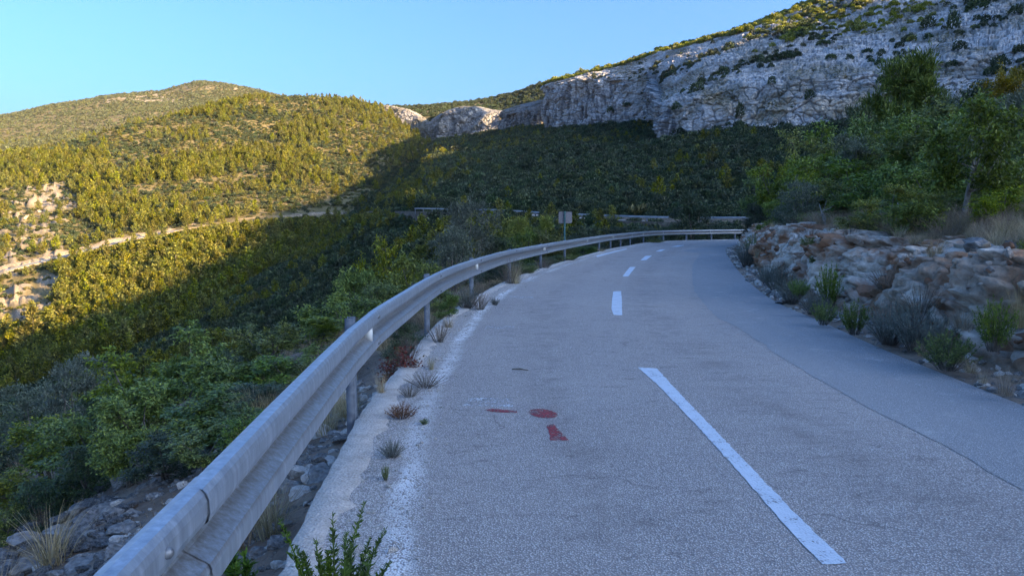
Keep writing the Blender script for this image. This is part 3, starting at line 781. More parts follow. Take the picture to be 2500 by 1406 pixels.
def pine_label(p):
    lit, above = zone(p)
    return {(True, True): "bright yellow-green pine on the sunlit hill above the far road", (True, False): "bright yellow-green pine on the sunlit slope below the far road",
            (False, True): "dull green pine on the shaded slope above the far guardrail", (False, False): "dull green pine in the shaded valley below the far road"}[(bool(lit), bool(above))]
def pine_group(p): return "pines: " + pine_label(p)
def bush_label(p):
    lit, above = zone(p)
    return {(True, True): "olive round bush among the pines on the sunlit hill above the far road", (True, False): "olive round bush on the sunlit slope below the far road",
            (False, True): "dark round evergreen bush on the shaded slope between far guardrail and cliffs", (False, False): "dark round evergreen bush in the shaded valley below the far road"}[(bool(lit), bool(above))]
def bush_group(p): return "bushes: " + bush_label(p)

pp, ps = np.vstack(pine_pts), np.concatenate(pine_scl)
mk = split_individuals(pp, ps, 0.8, 290)
place_individuals("pine_tree", PINES, pp[mk], ps[mk], 0.8, pine_label, "pine tree", pine_group, 5)
scatter_object("pine_forest", pp[~mk], ps[~mk], "pine_sources", len(PINES), 1, tilt=0.04)
bp_, bs_ = np.vstack(bush_pts), np.concatenate(bush_scl)
mk2 = split_individuals(bp_, bs_, 0.5, 290)
place_individuals("evergreen_bush", BUSHES, bp_[mk2], bs_[mk2], 0.5, bush_label, "bush", bush_group, 6)
scatter_object("scrub_vegetation", np.vstack([bp_[~mk2], up_b, mt_b]), np.concatenate([bs_[~mk2], up_s, mt_s]), "bush_sources", len(BUSHES), 2, tilt=0.1)
scatter_object("dry_undergrowth", dry_b, dry_s, "dry_sources", len(DRYB), 3, tilt=0.15)
scatter_object("far_scrub_vegetation", far_b, far_s, "tiny_sources", len(TINY), 4)
scatter_object("far_forest", far_p, far_ps, "pine_sources", len(PINES), 5)

# scrub on the cliffs' ledges and along the crest
def cliff_scrub():
    r = np.random.default_rng(21)
    def dens(px, py, P):
        s = np.ones_like(px)
        n = smooth01(fbm(P * 0.045, 3, 61), 0.25, 0.6)
        st = K4['steep'][:-1, :-1]
        return (1 - st) * (0.02 + 3.0 * n) * s + 0.004
    a = sample(K4, 900, dens, r)
    crest = K4['P'][-20:-1, :].reshape(-1, 3); c = crest[r.choice(len(crest), 1500)] + r.normal(0, 1.0, (1500, 3)) * np.array([1, 1, 0])
    g = sample(K4, 420, lambda px, py, P: gauss(px, py, 2080, 45, 150, 38) + 0.8 * gauss(px, py, 1930, 75, 70, 26) + 0.4 * gauss(px, py, 2230, 10, 60, 20), r)
    return np.vstack([a]), np.vstack([c, g])
cs, cc = cliff_scrub()
scatter_object("cliff_vegetation", cs, np.random.default_rng(3).gamma(6, 0.30, len(cs)) + 0.5, "bush_sources", len(BUSHES), 8, tilt=0.2)
scatter_object("crest_vegetation", cc, np.random.default_rng(4).gamma(7, 0.32, len(cc)) + 0.6, "gold_sources", len(GOLDB), 9, tilt=0.1)

# ------------------------------------------------------------------ the road
NL = 520
LE, _ = resample(LEFT, NL)
def match_right(LP):
    """for every left-edge station the facing point of the right edge"""
    P = RIGHT; t = np.gradient(LP, axis=0); t /= np.linalg.norm(t, axis=1)[:, None]; nrm = np.stack([t[:, 1], -t[:, 0]], 1)
    out = []; j0 = 0
    for a, n, tt in zip(LP, nrm, t):
        d = P - a; along = np.abs(d @ tt) + np.where(d @ n < 0, 100, 0); along[:j0] += 50
        j = int(np.argmin(along)); j0 = max(j0, j - 2); out.append(P[j])
    out = np.array(out); k = np.hanning(23); k /= k.sum()
    for c in (0, 1): out[11:-11, c] = np.convolve(out[:, c], k, 'valid')
    return out
RE = match_right(LE)

def tarmac_mat(name, stones, binder, tint, scale, patch=False):
    k = NT(name); co = k.coord()
    v = k.voro(co, scale, 'F1'); vc = k.voro(co, scale, 'F1', 'Color')
    sep = k.n('ShaderNodeSeparateColor'); k.l(vc, sep.inputs[0])
    big = k.noise(co, 0.45, 5, 0.6); mid = k.noise(co, 2.6, 5, 0.65); fine = k.noise(co, 35, 3, 0.6)
    st = k.ramp(sep.outputs[0], [(0.0, stones[0]), (0.5, stones[1]), (1.0, stones[2])])
    m = k.ramp(v, [(0.30, 0.0), (0.52, 1.0)])
    col = k.mix(m, st, binder)
    col = k.mix(k.ramp(big, [(0.35, 0.0), (0.65, 0.25)]), col, tint)
    uv = k.n('ShaderNodeUVMap'); uv.uv_map = "UVMap"
    s = k.n('ShaderNodeSeparateXYZ'); k.l(uv.outputs[0], s.inputs[0])
    if patch:
        sk = k.noise(k.mapping(uv.outputs[0], (5.0, 0.35, 1.0)), 1.0, 5, 0.65)
        col = k.mix(k.ramp(sk, [(0.45, 0.0), (0.68, 0.5)]), col, (0.25, 0.245, 0.24))
        col = k.mix(k.math('MULTIPLY', k.ramp(mid, [(0.58, 0.0), (0.72, 1.0)]), 0.35), col, (0.52, 0.49, 0.46))
    if not patch:
        # worn, ragged places where binder shows
        wr = k.math('MULTIPLY', k.ramp(k.noise(k.mapping(uv.outputs[0], (3.2, 7.0, 1.0)), 1.0, 6, 0.72), [(0.55, 0.0), (0.66, 1.0)]), k.ramp(fine, [(0.42, 0.0), (0.55, 1.0)]))
        wn = k.math('MULTIPLY', wr, 0.7)
        col = k.mix(wn, col, (0.13, 0.115, 0.11))
        sk = k.noise(k.mapping(uv.outputs[0], (1.1, 8.0, 1.0)), 1.0, 6, 0.75)
        rmask = k.math('MULTIPLY', k.math('GREATER_THAN', s.outputs[0], 2.35), k.ramp(k.noise(co, 0.55, 3), [(0.42, 0.2), (0.62, 1.0)]))
        col = k.mix(k.math('MULTIPLY', rmask, k.ramp(sk, [(0.53, 0.0), (0.68, 0.6)])), col, (0.17, 0.15, 0.14))
        cr = k.n('ShaderNodeVectorMath', operation='ADD'); cn = k.n('ShaderNodeTexNoise'); k.l(co, cn.inputs['Vector']); cn.inputs['Scale'].default_value = 1.7; cn.inputs['Detail'].default_value = 6
        cs = k.n('ShaderNodeVectorMath', operation='SCALE'); k.l(cn.outputs['Color'], cs.inputs[0]); cs.inputs['Scale'].default_value = 0.9; k.l(co, cr.inputs[0]); k.l(cs.outputs[0], cr.inputs[1])
        ce = k.voro(cr.outputs[0], 0.42, 'DISTANCE_TO_EDGE')
        col = k.mix(k.math('MULTIPLY', k.ramp(ce, [(0.0, 0.75), (0.0045, 0.0)]), k.ramp(k.noise(co, 0.33, 2), [(0.50, 0.0), (0.58, 1.0)])), col, (0.12, 0.105, 0.10))
        # oil-darkened strip of binder across the wheel path beside the left of the centre line
        tr = k.n('ShaderNodeMapRange'); 
        d1 = k.math('ABSOLUTE', k.math('SUBTRACT', k.math('ADD', s.outputs[0], k.math('MULTIPLY', big, 0.5)), 1.75))
        d2 = k.math('ABSOLUTE', k.math('SUBTRACT', k.math('ADD', s.outputs[0], k.math('MULTIPLY', big, 0.5)), 3.45))
        for d in (d1, d2):
            w = k.math('MULTIPLY', k.ramp(d, [(0.0, 1.0), (0.42, 0.0)]), k.math('MULTIPLY', k.ramp(mid, [(0.42, 0.0), (0.6, 1.0)]), 0.38))
            col = k.mix(w, col, (0.16, 0.14, 0.13))
        # the old white edge line, worn to flecks on the stones
        e = k.math('ADD', s.outputs[0], k.math('MULTIPLY', k.noise(co, 1.1, 3), 0.18))
        w1 = k.math('MULTIPLY', k.ramp(e, [(0.42, 0.0), (0.48, 1.0)]), k.ramp(e, [(0.54, 1.0), (0.64, 0.0)]))
        fl = k.ramp(k.math('ADD', k.math('MULTIPLY', v, -0.6), k.noise(co, 7, 4, 0.7)), [(0.05, 0.0), (0.20, 1.0)])
        along = k.ramp(k.noise(k.mapping(uv.outputs[0], (0.6, 0.55, 1.0)), 1.0, 3, 0.6), [(0.38, 0.05), (0.64, 0.9)])
        col = k.mix(k.math('MULTIPLY', k.math('MULTIPLY', w1, along), k.math('MULTIPLY', fl, 0.95)), col, (0.86, 0.87, 0.87))
        # coarse crumbled rim next to the kerb
        rim = k.math('MULTIPLY', k.ramp(s.outputs[0], [(0.30, 1.0), (0.62, 0.0)]), k.ramp(k.voro(co, 45, 'F1'), [(0.2, 1.0), (0.5, 0.0)]))
        col = k.mix(k.math('MULTIPLY', rim, 0.6), col, (0.60, 0.56, 0.50))
    h = k.math('ADD', k.math('MULTIPLY', v, -1.0), k.math('MULTIPLY', fine, 0.6))
    return k.done(k.principled(col, 0.9, k.bump(h, 0.75 if not patch else 0.4, 0.008), spec=0.25))

M_ROAD = tarmac_mat("old_limestone_asphalt", ((0.39, 0.36, 0.33), (0.51, 0.47, 0.435), (0.66, 0.62, 0.58)), (0.24, 0.215, 0.20), (0.46, 0.42, 0.385), 105)
M_PATCH = tarmac_mat("newer_grey_asphalt", ((0.25, 0.25, 0.25), (0.38, 0.38, 0.38), (0.58, 0.58, 0.575)), (0.19, 0.19, 0.19), (0.35, 0.35, 0.35), 120, True)

def strip(name, A, B, nu, z, mat, parent=None, jit=0.0, seed=0, zfun=None, **props):
    """sheet between two plan curves of equal length; UV u = metres from curve A, v = metres along"""
    n = len(A); u = np.linspace(0, 1, nu)
    P = A[None] + (B - A)[None] * u[:, None, None]
    wd = np.linalg.norm(B - A, axis=1)[None] * u[:, None]
    sl = np.concatenate([[0], np.cumsum(np.linalg.norm(np.diff(A, axis=0), axis=1))])[None] * np.ones((nu, 1))
    Z = np.full(P.shape[:2], z) if zfun is None else zfun(P[..., 0], P[..., 1])
    me = mesh_data(name, np.concatenate([P, Z[..., None]], -1), grid_faces(nu, n)[:, ::-1], mat, True, uv=np.stack([wd, sl], -1).reshape(-1, 2))
    return link(name, me, parent, **props)

_t = np.gradient(LE, axis=0); _t /= np.linalg.norm(_t, axis=1)[:, None]; LN = np.stack([-_t[:, 1], _t[:, 0]], 1)   # outward from the left edge
road = strip("road", LE - LN * 0.02, RE, 30, 0.0, M_ROAD, kind='structure')

# concrete kerb along the left edge, crumbled on its inner side
def kerb():
    k = NT("weathered_concrete"); co = k.coord(); n = k.noise(co, 6, 6, 0.7); f = k.noise(co, 60, 4, 0.7)
    col = k.ramp(n, [(0.3, (0.36, 0.32, 0.28)), (0.55, (0.50, 0.45, 0.40)), (0.75, (0.62, 0.57, 0.52))])
    col = k.mix(k.ramp(f, [(0.55, 0.0), (0.68, 0.6)]), col, (0.20, 0.17, 0.14))
    vv = k.voro(co, 55, 'F1'); vcol = k.n('ShaderNodeSeparateColor'); k.l(k.voro(co, 55, 'F1', 'Color'), vcol.inputs[0])
    col = k.mix(k.math('MULTIPLY', k.ramp(vv, [(0.25, 1.0), (0.45, 0.0)]), k.ramp(k.noise(co, 2.2, 3), [(0.4, 0.15), (0.6, 0.75)])), col, k.ramp(vcol.outputs[0], [(0.0, (0.25, 0.22, 0.20)), (1.0, (0.72, 0.68, 0.63))]))
    m = k.done(k.principled(col, 0.95, k.bump(k.math('ADD', k.math('ADD', n, f), k.math('MULTIPLY', vv, -0.8)), 0.7, 0.014), spec=0.15))
    Lf, q = resample(LEFT, 1400); t = np.gradient(Lf, axis=0); t /= np.linalg.norm(t, axis=1)[:, None]; nn = np.stack([-t[:, 1], t[:, 0]], 1)
    s3 = np.stack([q, q * 0, q * 0], 1)
    e_in = -0.17 + 0.03 * fbm(s3 * 1.3, 3, 5) + 0.045 * fbm(s3 * 9, 4, 6); e_out = 0.03 + 0.012 * fbm(s3 * 0.7, 2, 8) + 0.014 * fbm(s3 * 9, 3, 9)
    prof = [(e_in - 0.02, -0.01 + 0 * q), (e_in, 0.006 + 0 * q), (e_out * 0.5 + e_in * 0.5, 0.010 + 0.002 * fbm(s3 * 5, 2, 12)), (e_out - 0.006, 0.010 + 0 * q), (e_out, 0.004 + 0 * q), (e_out - 0.02, -0.14 + 0 * q), (e_out + 0.02 * fbm(s3 * 4, 2, 14), -0.42 + 0 * q)]
    P = np.array([np.concatenate([Lf + nn * o[:, None], z[:, None]], 1) for o, z in prof])
    me = mesh_data("kerb", P, grid_faces(len(prof), len(Lf)), m, False)
    link("kerb", me, kind='structure')
kerb()

# newer asphalt strip along the right
_pp = spline(np.vstack([[(4.1, -30), (3.9, -12), (3.2, -3), (2.75, 1.0)], ground_pts(P_PIX), [(8.2, 33.5), (11.0, 39), (14.6, 44.0)]]), 0.2)
_pr, _ = resample(_pp, 700)
_pr = _pr + 0.028 * np.stack([fbm(np.stack([_pr[:, 1] * 3, _pr[:, 0], _pr[:, 0] * 0], 1), 4, 3), np.zeros(len(_pr))], 1)
def near_right(P):
    d = ((RIGHT[None] - P[:, None]) ** 2).sum(-1); return RIGHT[d.argmin(1)]
_rr = near_right(_pr); _k = np.hanning(41); _k /= _k.sum()
for c in (0, 1): _rr[20:-20, c] = np.convolve(_rr[:, c], _k, 'valid')
strip("asphalt_patch", _pr, _rr + (_rr - _pr) * 0.02, 8, 0.003, M_PATCH, road, label="smoother blue-grey asphalt strip along the bank side of the road")

# paint
def paint_mat(name, c, wear, seed, fade=(0.42, 0.5)):
    k = NT(name); co = k.coord()
    n = k.noise(co, 9, 5, 0.7); v = k.voro(co, 75, 'F1'); f = k.noise(co, 60, 3, 0.7)
    a = k.ramp(k.math('ADD', k.math('MULTIPLY', f, 0.6), k.math('MULTIPLY', n, 0.4)), [(fade[0] - wear, 0.0), (fade[1] - wear, 1.0)])
    p = k.principled(k.ramp(n, [(0.3, tuple(x * 0.86 for x in c)), (0.7, c)]), 0.75, k.bump(k.math('MULTIPLY', v, -1.0), 0.5, 0.006), spec=0.3)
    tr = k.n('ShaderNodeBsdfTransparent'); ms = k.n('ShaderNodeMixShader'); k.l(a, ms.inputs[0]); k.l(tr.outputs[0], ms.inputs[1]); k.l(p, ms.inputs[2])
    return k.done(ms.outputs[0])
M_WHITE = paint_mat("white_road_paint", (0.56, 0.62, 0.68), 0.06, 1)
M_FAINT = paint_mat("worn_white_paint", (0.60, 0.62, 0.64), -0.075, 2)
M_REDP = paint_mat("red_spray_paint", (0.30, 0.045, 0.055), -0.005, 3, (0.40, 0.56))

def mark(name, pix, mat, z=0.004, jag=0.005, seed=0, **props):
    """flat painted mark: outline read off the road plane, edges a little ragged"""
    q = np.array([on_plane(a, b, 0.0)[:2] for a, b in pix]); out = []
    for i in range(len(q)):
        a, b = q[i], q[(i + 1) % len(q)]; n = max(2, int(np.linalg.norm(b - a) / 0.04))
        out.append(a + (b - a) * np.linspace(0, 1, n, endpoint=False)[:, None])
    o = np.vstack(out); r = np.random.default_rng(seed); o = o + r.normal(0, jag, o.shape) * 0.6
    P = np.concatenate([o, np.full((len(o), 1), z)], 1); me = bpy.data.meshes.new(name)
    me.from_pydata([tuple(p) for p in P], [], [list(range(len(P)))]); me.materials.append(mat); me.update()
    return link(name, me, road, **props)
mark("centre_dash", [(1557, 897), (1604, 900), (1640, 940), (1700, 1003), (1770, 1075), (1850, 1158), (1940, 1252), (2068, 1376), (2012, 1380), (1960, 1330), (1880, 1240), (1800, 1148), (1720, 1060), (1650, 985), (1600, 935)], M_WHITE, label="long white centre dash running towards the viewer", seed=1)
mark("centre_dash", [(1497, 712), (1516, 711), (1518, 730), (1519, 770), (1498, 769), (1493, 755), (1494, 735)], M_WHITE, seed=2, jag=0.006)
mark("centre_dash", [(1538, 652), (1552, 652), (1543, 663), (1534, 675), (1520, 675), (1528, 664)], M_WHITE, seed=3, jag=0.004)
mark("centre_dash", [(1576, 625), (1592, 624), (1578, 635), (1563, 636)], M_WHITE, seed=4, jag=0.003)
mark("centre_dash", [(1612, 609.5), (1625, 609), (1614, 614), (1600, 614.5)], M_WHITE, seed=5, jag=0.003)
mark("centre_dash", [(1655, 599.5), (1672, 598.8), (1655, 602.2), (1638, 602.8)], M_WHITE, seed=6, jag=0.003)
mark("edge_mark", [(1148, 971), (1252, 973), (1254, 995), (1130, 992)], M_FAINT, label="faded white bar crossing the edge of the lane near red paint", seed=7)
mark("edge_mark", [(1188, 795), (1256, 797), (1256, 804), (1180, 803)], M_FAINT, seed=8)
mark("edge_mark", [(1246, 723), (1300, 724), (1304, 729), (1240, 728)], M_FAINT, seed=9)
mark("edge_mark", [(1275, 684), (1318, 685), (1318, 688), (1272, 687)], M_FAINT, seed=10, jag=0.005)
mark("edge_mark", [(1300, 668), (1350, 655), (1400, 640), (1440, 630), (1440, 633), (1400, 644), (1350, 659), (1302, 672)], M_FAINT, seed=17, jag=0.01)
mark("edge_mark", [(1455, 625), (1500, 613.5), (1530, 607), (1530, 609), (1500, 616.5), (1458, 628)], M_WHITE, seed=18, jag=0.008)
mark("red_paint_mark", [(1183, 1001), (1200, 998), (1240, 1001), (1263, 1004), (1262, 1008), (1230, 1007), (1200, 1005)], M_REDP, label="thin red sprayed dash on the road", seed=11, jag=0.004)
mark("red_paint_mark", [(1326 + 35 * math.cos(a) + 3 * math.sin(a), 1010 + 11 * math.sin(a) + 3 * math.cos(a)) for a in np.linspace(0, 2 * np.pi, 36, endpoint=False)], M_REDP, label="solid red sprayed oval on the road", seed=12, jag=0.003)
mark("red_paint_mark", [(1334, 1037), (1350, 1036), (1362, 1048), (1376, 1063), (1387, 1076), (1345, 1076), (1340, 1055)], M_REDP, label="red sprayed wedge below the red oval", seed=13, jag=0.006)

# ------------------------------------------------------------------ guardrail
def zinc_mat():
    k = NT("galvanised_steel"); co = k.coord(); s = k.n('ShaderNodeSeparateXYZ'); k.l(co, s.inputs[0])
    st = k.noise(k.mapping(co, (9, 9, 0.9)), 3.0, 5, 0.65); sp = k.noise(co, 26, 4, 0.6); lng = k.noise(co, 1.6, 4)
    col = k.ramp(st, [(0.3, (0.25, 0.285, 0.33)), (0.55, (0.36, 0.405, 0.46)), (0.75, (0.52, 0.57, 0.63))])
    col = k.mix(k.ramp(sp, [(0.35, 0.25), (0.6, 0.0)]), col, (0.30, 0.30, 0.30))
    # dirt that settled in the trough, washed into streaks
    g = k.math('MULTIPLY', k.attr('trough'), k.ramp(k.noise(k.mapping(co, (24, 24, 1.5)), 2.0, 4, 0.7), [(0.3, 0.35), (0.65, 1.0)]))
    col = k.mix(k.math('MULTIPLY', g, 0.92), col, (0.17, 0.15, 0.125))
    return k.done(k.principled(col, 0.40, k.bump(sp, 0.10, 0.002), 0.55, spec=0.5))
M_ZINC = zinc_mat()
M_ZINCP = plain_noise_mat("dull_zinc_post", (0.085, 0.10, 0.125), (0.16, 0.185, 0.22), 18, 0.7, 0.1, 0.002, 0.0, spec=0.3)
M_REFL = plain_noise_mat("white_reflector", (0.78, 0.78, 0.76), (0.86, 0.86, 0.85), 8, 0.4, 0.0, 0.001)
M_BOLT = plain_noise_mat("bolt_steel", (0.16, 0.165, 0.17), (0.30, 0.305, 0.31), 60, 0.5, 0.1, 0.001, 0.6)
M_SOFFIT = plain_noise_mat("grey_sign_back", (0.13, 0.125, 0.13), (0.26, 0.24, 0.25), 20, 0.55, 0.05, 0.002, 0.3)
M_SIGNPOST = plain_noise_mat("green_sign_post", (0.03, 0.09, 0.085), (0.055, 0.13, 0.12), 10, 0.5, 0.05, 0.002)

PROF = [(0.070, 0.745), (0.045, 0.752), (0.018, 0.748), (0.006, 0.732), (0.000, 0.712), (0.000, 0.672), (0.006, 0.652), (0.070, 0.612), (0.080, 0.600), (0.080, 0.578), (0.070, 0.566),
        (0.006, 0.528), (0.000, 0.508), (0.000, 0.468), (0.004, 0.450), (0.014, 0.442), (0.050, 0.436), (0.070, 0.438)]
TROUGH = [0, 0, 0, 0, 0, 0, 0.15, 0.7, 1, 1, 1, 0.9, 0.1, 0, 0, 0, 0, 0]
RAIL_OFF = -0.035
def rail_path(P, off):
    t = np.gradient(P, axis=0); t /= np.linalg.norm(t, axis=1)[:, None]; n = np.stack([-t[:, 1], t[:, 0]], 1)
    return P + n * off, t, n
def make_beam(C, N, z0, proud, parent, k_=1.0):
    pr = np.array(PROF); th = 0.004
    d = np.gradient(pr, axis=0); d /= np.linalg.norm(d, axis=1)[:, None]; nin = np.stack([-d[:, 1], d[:, 0]], 1)   # towards the back
    ring = np.vstack([pr, (pr + nin * th * np.sign(0.001 + (nin[:, :1] > -9)))[::-1]])
    back = pr + np.where(nin[:, :1] >= 0, 1, 1) * nin * th
    if (back[:, 0].mean() < pr[:, 0].mean()): back = pr - nin * th
    ring = np.vstack([pr, back[::-1]]); tr = np.array(TROUGH + TROUGH[::-1])
    m = len(ring); n = len(C)
    V = np.zeros((n, m, 3)); V[:, :, :2] = C[:, None] + N[:, None] * (ring[None, :, :1] - proud); V[:, :, 2] = z0[:, None] + ring[None, :, 1]
    a = np.arange(n * m).reshape(n, m); b = np.roll(a, -1, axis=1)
    Q = np.stack([a[:-1], a[1:], b[1:], b[:-1]], -1).reshape(-1, 4)
    me = mesh_data("beam", V, [Q], M_ZINC, True, {'trough': np.tile(tr, n)})
    me.set_sharp_from_angle(angle=math.radians(14)) if hasattr(me, 'set_sharp_from_angle') else None
    # close both ends
    o = link("beam", me, parent)
    return o

def guard_rail():
    root = link("guard_rail", None, label="long galvanised steel guardrail curving along the road's outer edge", category="guardrail")
    Lf, q = resample(LEFT, 2400); C, t, N = rail_path(Lf, RAIL_OFF)
    PX, PY, D = project(np.concatenate([C, np.full((len(C), 1), 0.745)], 1))
    PX = np.where((D > 0.3) & (C[:, 1] > 0.6), PX, -1e4)
    joints_px = [918, 1073, 1172, 1259, 1335, 1400, 1437, 1500, 1573, 1622, 1680, 1740]
    j = [int(np.argmin(np.abs(PX - x))) for x in joints_px]
    step = 4.0 / (q[1] - q[0])
    first = [int(j[0] - k * step) for k in (2.94, 1.94, 0.94)]
    cuts = [max(0, first[0])] + first[1:] + j
    while cuts[-1] + step < len(C) - 1: cuts.append(int(cuts[-1] + step))
    for i in range(len(cuts) - 1):
        a, b = cuts[i], cuts[i + 1]
        idx = np.unique(np.linspace(a, min(b + int(0.16 / (q[1] - q[0])), len(C) - 1), max(4, int((b - a) / 12))).astype(int))
        prd = np.linspace(0.007, 0.0, 2)
        make_beam(C[idx], N[idx], np.zeros(len(idx)), (0.0055 * (1 - np.linspace(0, 1, len(idx))))[:, None, None].repeat(1, 1) * 0 + (0.0 if i % 2 else 0.005), root)
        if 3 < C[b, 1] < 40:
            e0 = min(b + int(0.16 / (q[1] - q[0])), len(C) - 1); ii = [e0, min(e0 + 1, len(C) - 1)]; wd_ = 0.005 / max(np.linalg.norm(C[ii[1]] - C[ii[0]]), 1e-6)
            CC = np.array([C[e0], C[e0] + (C[ii[1]] - C[e0]) * wd_]); sm = make_beam(CC, N[[e0, e0]], np.zeros(2), 0.0062, root); sm.name = "lap_shadow"; sm.data.materials.clear(); sm.data.materials.append(M_BOLT)  # thin dark sliver that stands in for the shadow line at the beam overlap
        # splice bolts near the joint
        P0 = np.concatenate([C[b], [0.0]]); T3_ = np.array([t[b, 0], t[b, 1], 0]); N3_ = np.array([N[b, 0], N[b, 1], 0])
        if 3 < C[b, 1] < 30:
            mb = MB()
            for s in (0.05, 0.11):
                for z in (0.70, 0.484):
                    mb.tube([P0 + T3_ * s + np.array([0, 0, z]) + N3_ * 0.002, P0 + T3_ * s + np.array([0, 0, z]) - N3_ * 0.008, P0 + T3_ * s + np.array([0, 0, z]) - N3_ * 0.014], [0.016, 0.015, 0.006], 8)
            link("bolt", mb.data("bolt", M_BOLT, True), root)
    # post bolt on the nearest beam
    i0 = int(np.argmin(np.where(C[:, 1] > 0.5, np.abs(PX - 405), 1e9))); P0 = np.concatenate([C[i0], [0.694]]); N3_ = np.array([N[i0, 0], N[i0, 1], 0])
    mb = MB(); mb.tube([P0 + N3_ * 0.004, P0 - N3_ * 0.007, P0 - N3_ * 0.013], [0.015, 0.014, 0.006], 12); link("bolt", mb.data("bolt", M_BOLT, True), root)
    # posts: open C sections behind the beam
    for x in [887, 1055, 1158, 1253, 1328, 1385, 1467, 1495, 1519, 1542, 1574, 1622, 1678, 1738, 1796]:
        i = int(np.argmin(np.abs(PX - (x + (8 if x < 1200 else 2)))))
        T2_, N2_ = t[i], N[i]; R = np.array([[T2_[0], N2_[0], 0], [T2_[1], N2_[1], 0], [0, 0, 1]])
        o = np.array([C[i, 0], C[i, 1], 0.0]) + np.array([N2_[0], N2_[1], 0]) * 0.095
        mb = MB(); zt = 0.765; zb = -1.0
        mb.box((-0.062, 0, zb), (0.062, 0.005, zt), R, o); mb.box((-0.062, 0.0052, zb), (-0.057, 0.06, zt), R, o); mb.box((0.057, 0.0052, zb), (0.062, 0.06, zt), R, o)
        mb.box((-0.0568, 0.055, zb), (-0.032, 0.0598, zt), R, o); mb.box((0.032, 0.055, zb), (0.0568, 0.0598, zt), R, o)
        mb.box((-0.03, -0.014, 0.545), (0.03, -0.0005, 0.635), R, o)
        link("post", mb.data("post", M_ZINCP), root)
    for x in [916, 1170, 1333, 1437, 1500, 1545, 1573, 1622, 1738]:
        i = int(np.argmin(np.abs(PX - x))) - 2
        T2_, N2_ = t[i], N[i]; R = np.array([[T2_[0], N2_[0], 0], [T2_[1], N2_[1], 0], [0, 0, 1]]); o = np.array([C[i, 0], C[i, 1], 0.0])
        w = 0.006
        V = np.array([(-w, 0.074, 0.562), (-w, 0.004, 0.534), (-w, 0.004, 0.648), (-w, 0.074, 0.614), (w, 0.074, 0.562), (w, 0.004, 0.534), (w, 0.004, 0.648), (w, 0.074, 0.614)])
        mb = MB(); mb.add(V @ R.T + o, [(0, 1, 2, 3), (7, 6, 5, 4), (0, 4, 5, 1), (1, 5, 6, 2), (2, 6, 7, 3), (3, 7, 4, 0)])
        link("reflector", mb.data("reflector", M_REFL), root)
guard_rail()

# sign standing beyond the guardrail, seen from behind
def sign():
    P = at(1378, 600, 28.5); z0 = float(near_z(np.array([P[0]]), np.array([P[1]]))[0])
    zt = at(1380, 517, 28.5)[2]; zb = at(1380, 545.5, 28.5)[2]; w = 33 / 1700 * 28.5 / 2
    root = link("road_sign", None, label="square road sign seen from its grey back on a green post beyond the guardrail", category="road sign")
    root.location = (P[0], P[1], z0)
    import bmesh
    bm = bmesh.new(); vs = []
    r = 0.05; hh = (zt - zb) / 2; cz = (zt + zb) / 2 - z0
    for cx, cy, a0 in ((w - r, hh - r, 0), (-w + r, hh - r, 90), (-w + r, -hh + r, 180), (w - r, -hh + r, 270)):
        for a in np.linspace(a0, a0 + 90, 6): vs.append(bm.verts.new((cx + r * math.cos(math.radians(a)), 0.0, cz + cy + r * math.sin(math.radians(a)))))
    f = bm.faces.new(vs); e = bmesh.ops.extrude_face_region(bm, geom=[f]); bmesh.ops.translate(bm, verts=[v for v in e['geom'] if isinstance(v, bmesh.types.BMVert)], vec=(0, 0.012, 0))
    bmesh.ops.recalc_face_normals(bm, faces=bm.faces[:])
    me = bpy.data.meshes.new("sign_plate"); bm.to_mesh(me); bm.free(); me.materials.append(M_SOFFIT)
    pl = link("sign_plate", me, root); pl.rotation_euler = (0, 0, math.radians(8)); pl.location = (0.03, 0, 0)
    mb = MB(); mb.tube([(0, -0.045, -0.3), (0, -0.045, zt - z0 + 0.02)], 0.035, 10); link("sign_post", mb.data("sign_post", M_SIGNPOST, True), root)
    mb = MB()
    for zz in (cz - hh * 0.5, cz + hh * 0.5): mb.box((-0.06, -0.012, zz - 0.02), (0.06, -0.002, zz + 0.02)); mb.box((-0.045, -0.085, zz - 0.015), (0.045, -0.081, zz + 0.015))
    link("clamp", mb.data("clamp", M_ZINCP), root)
sign()

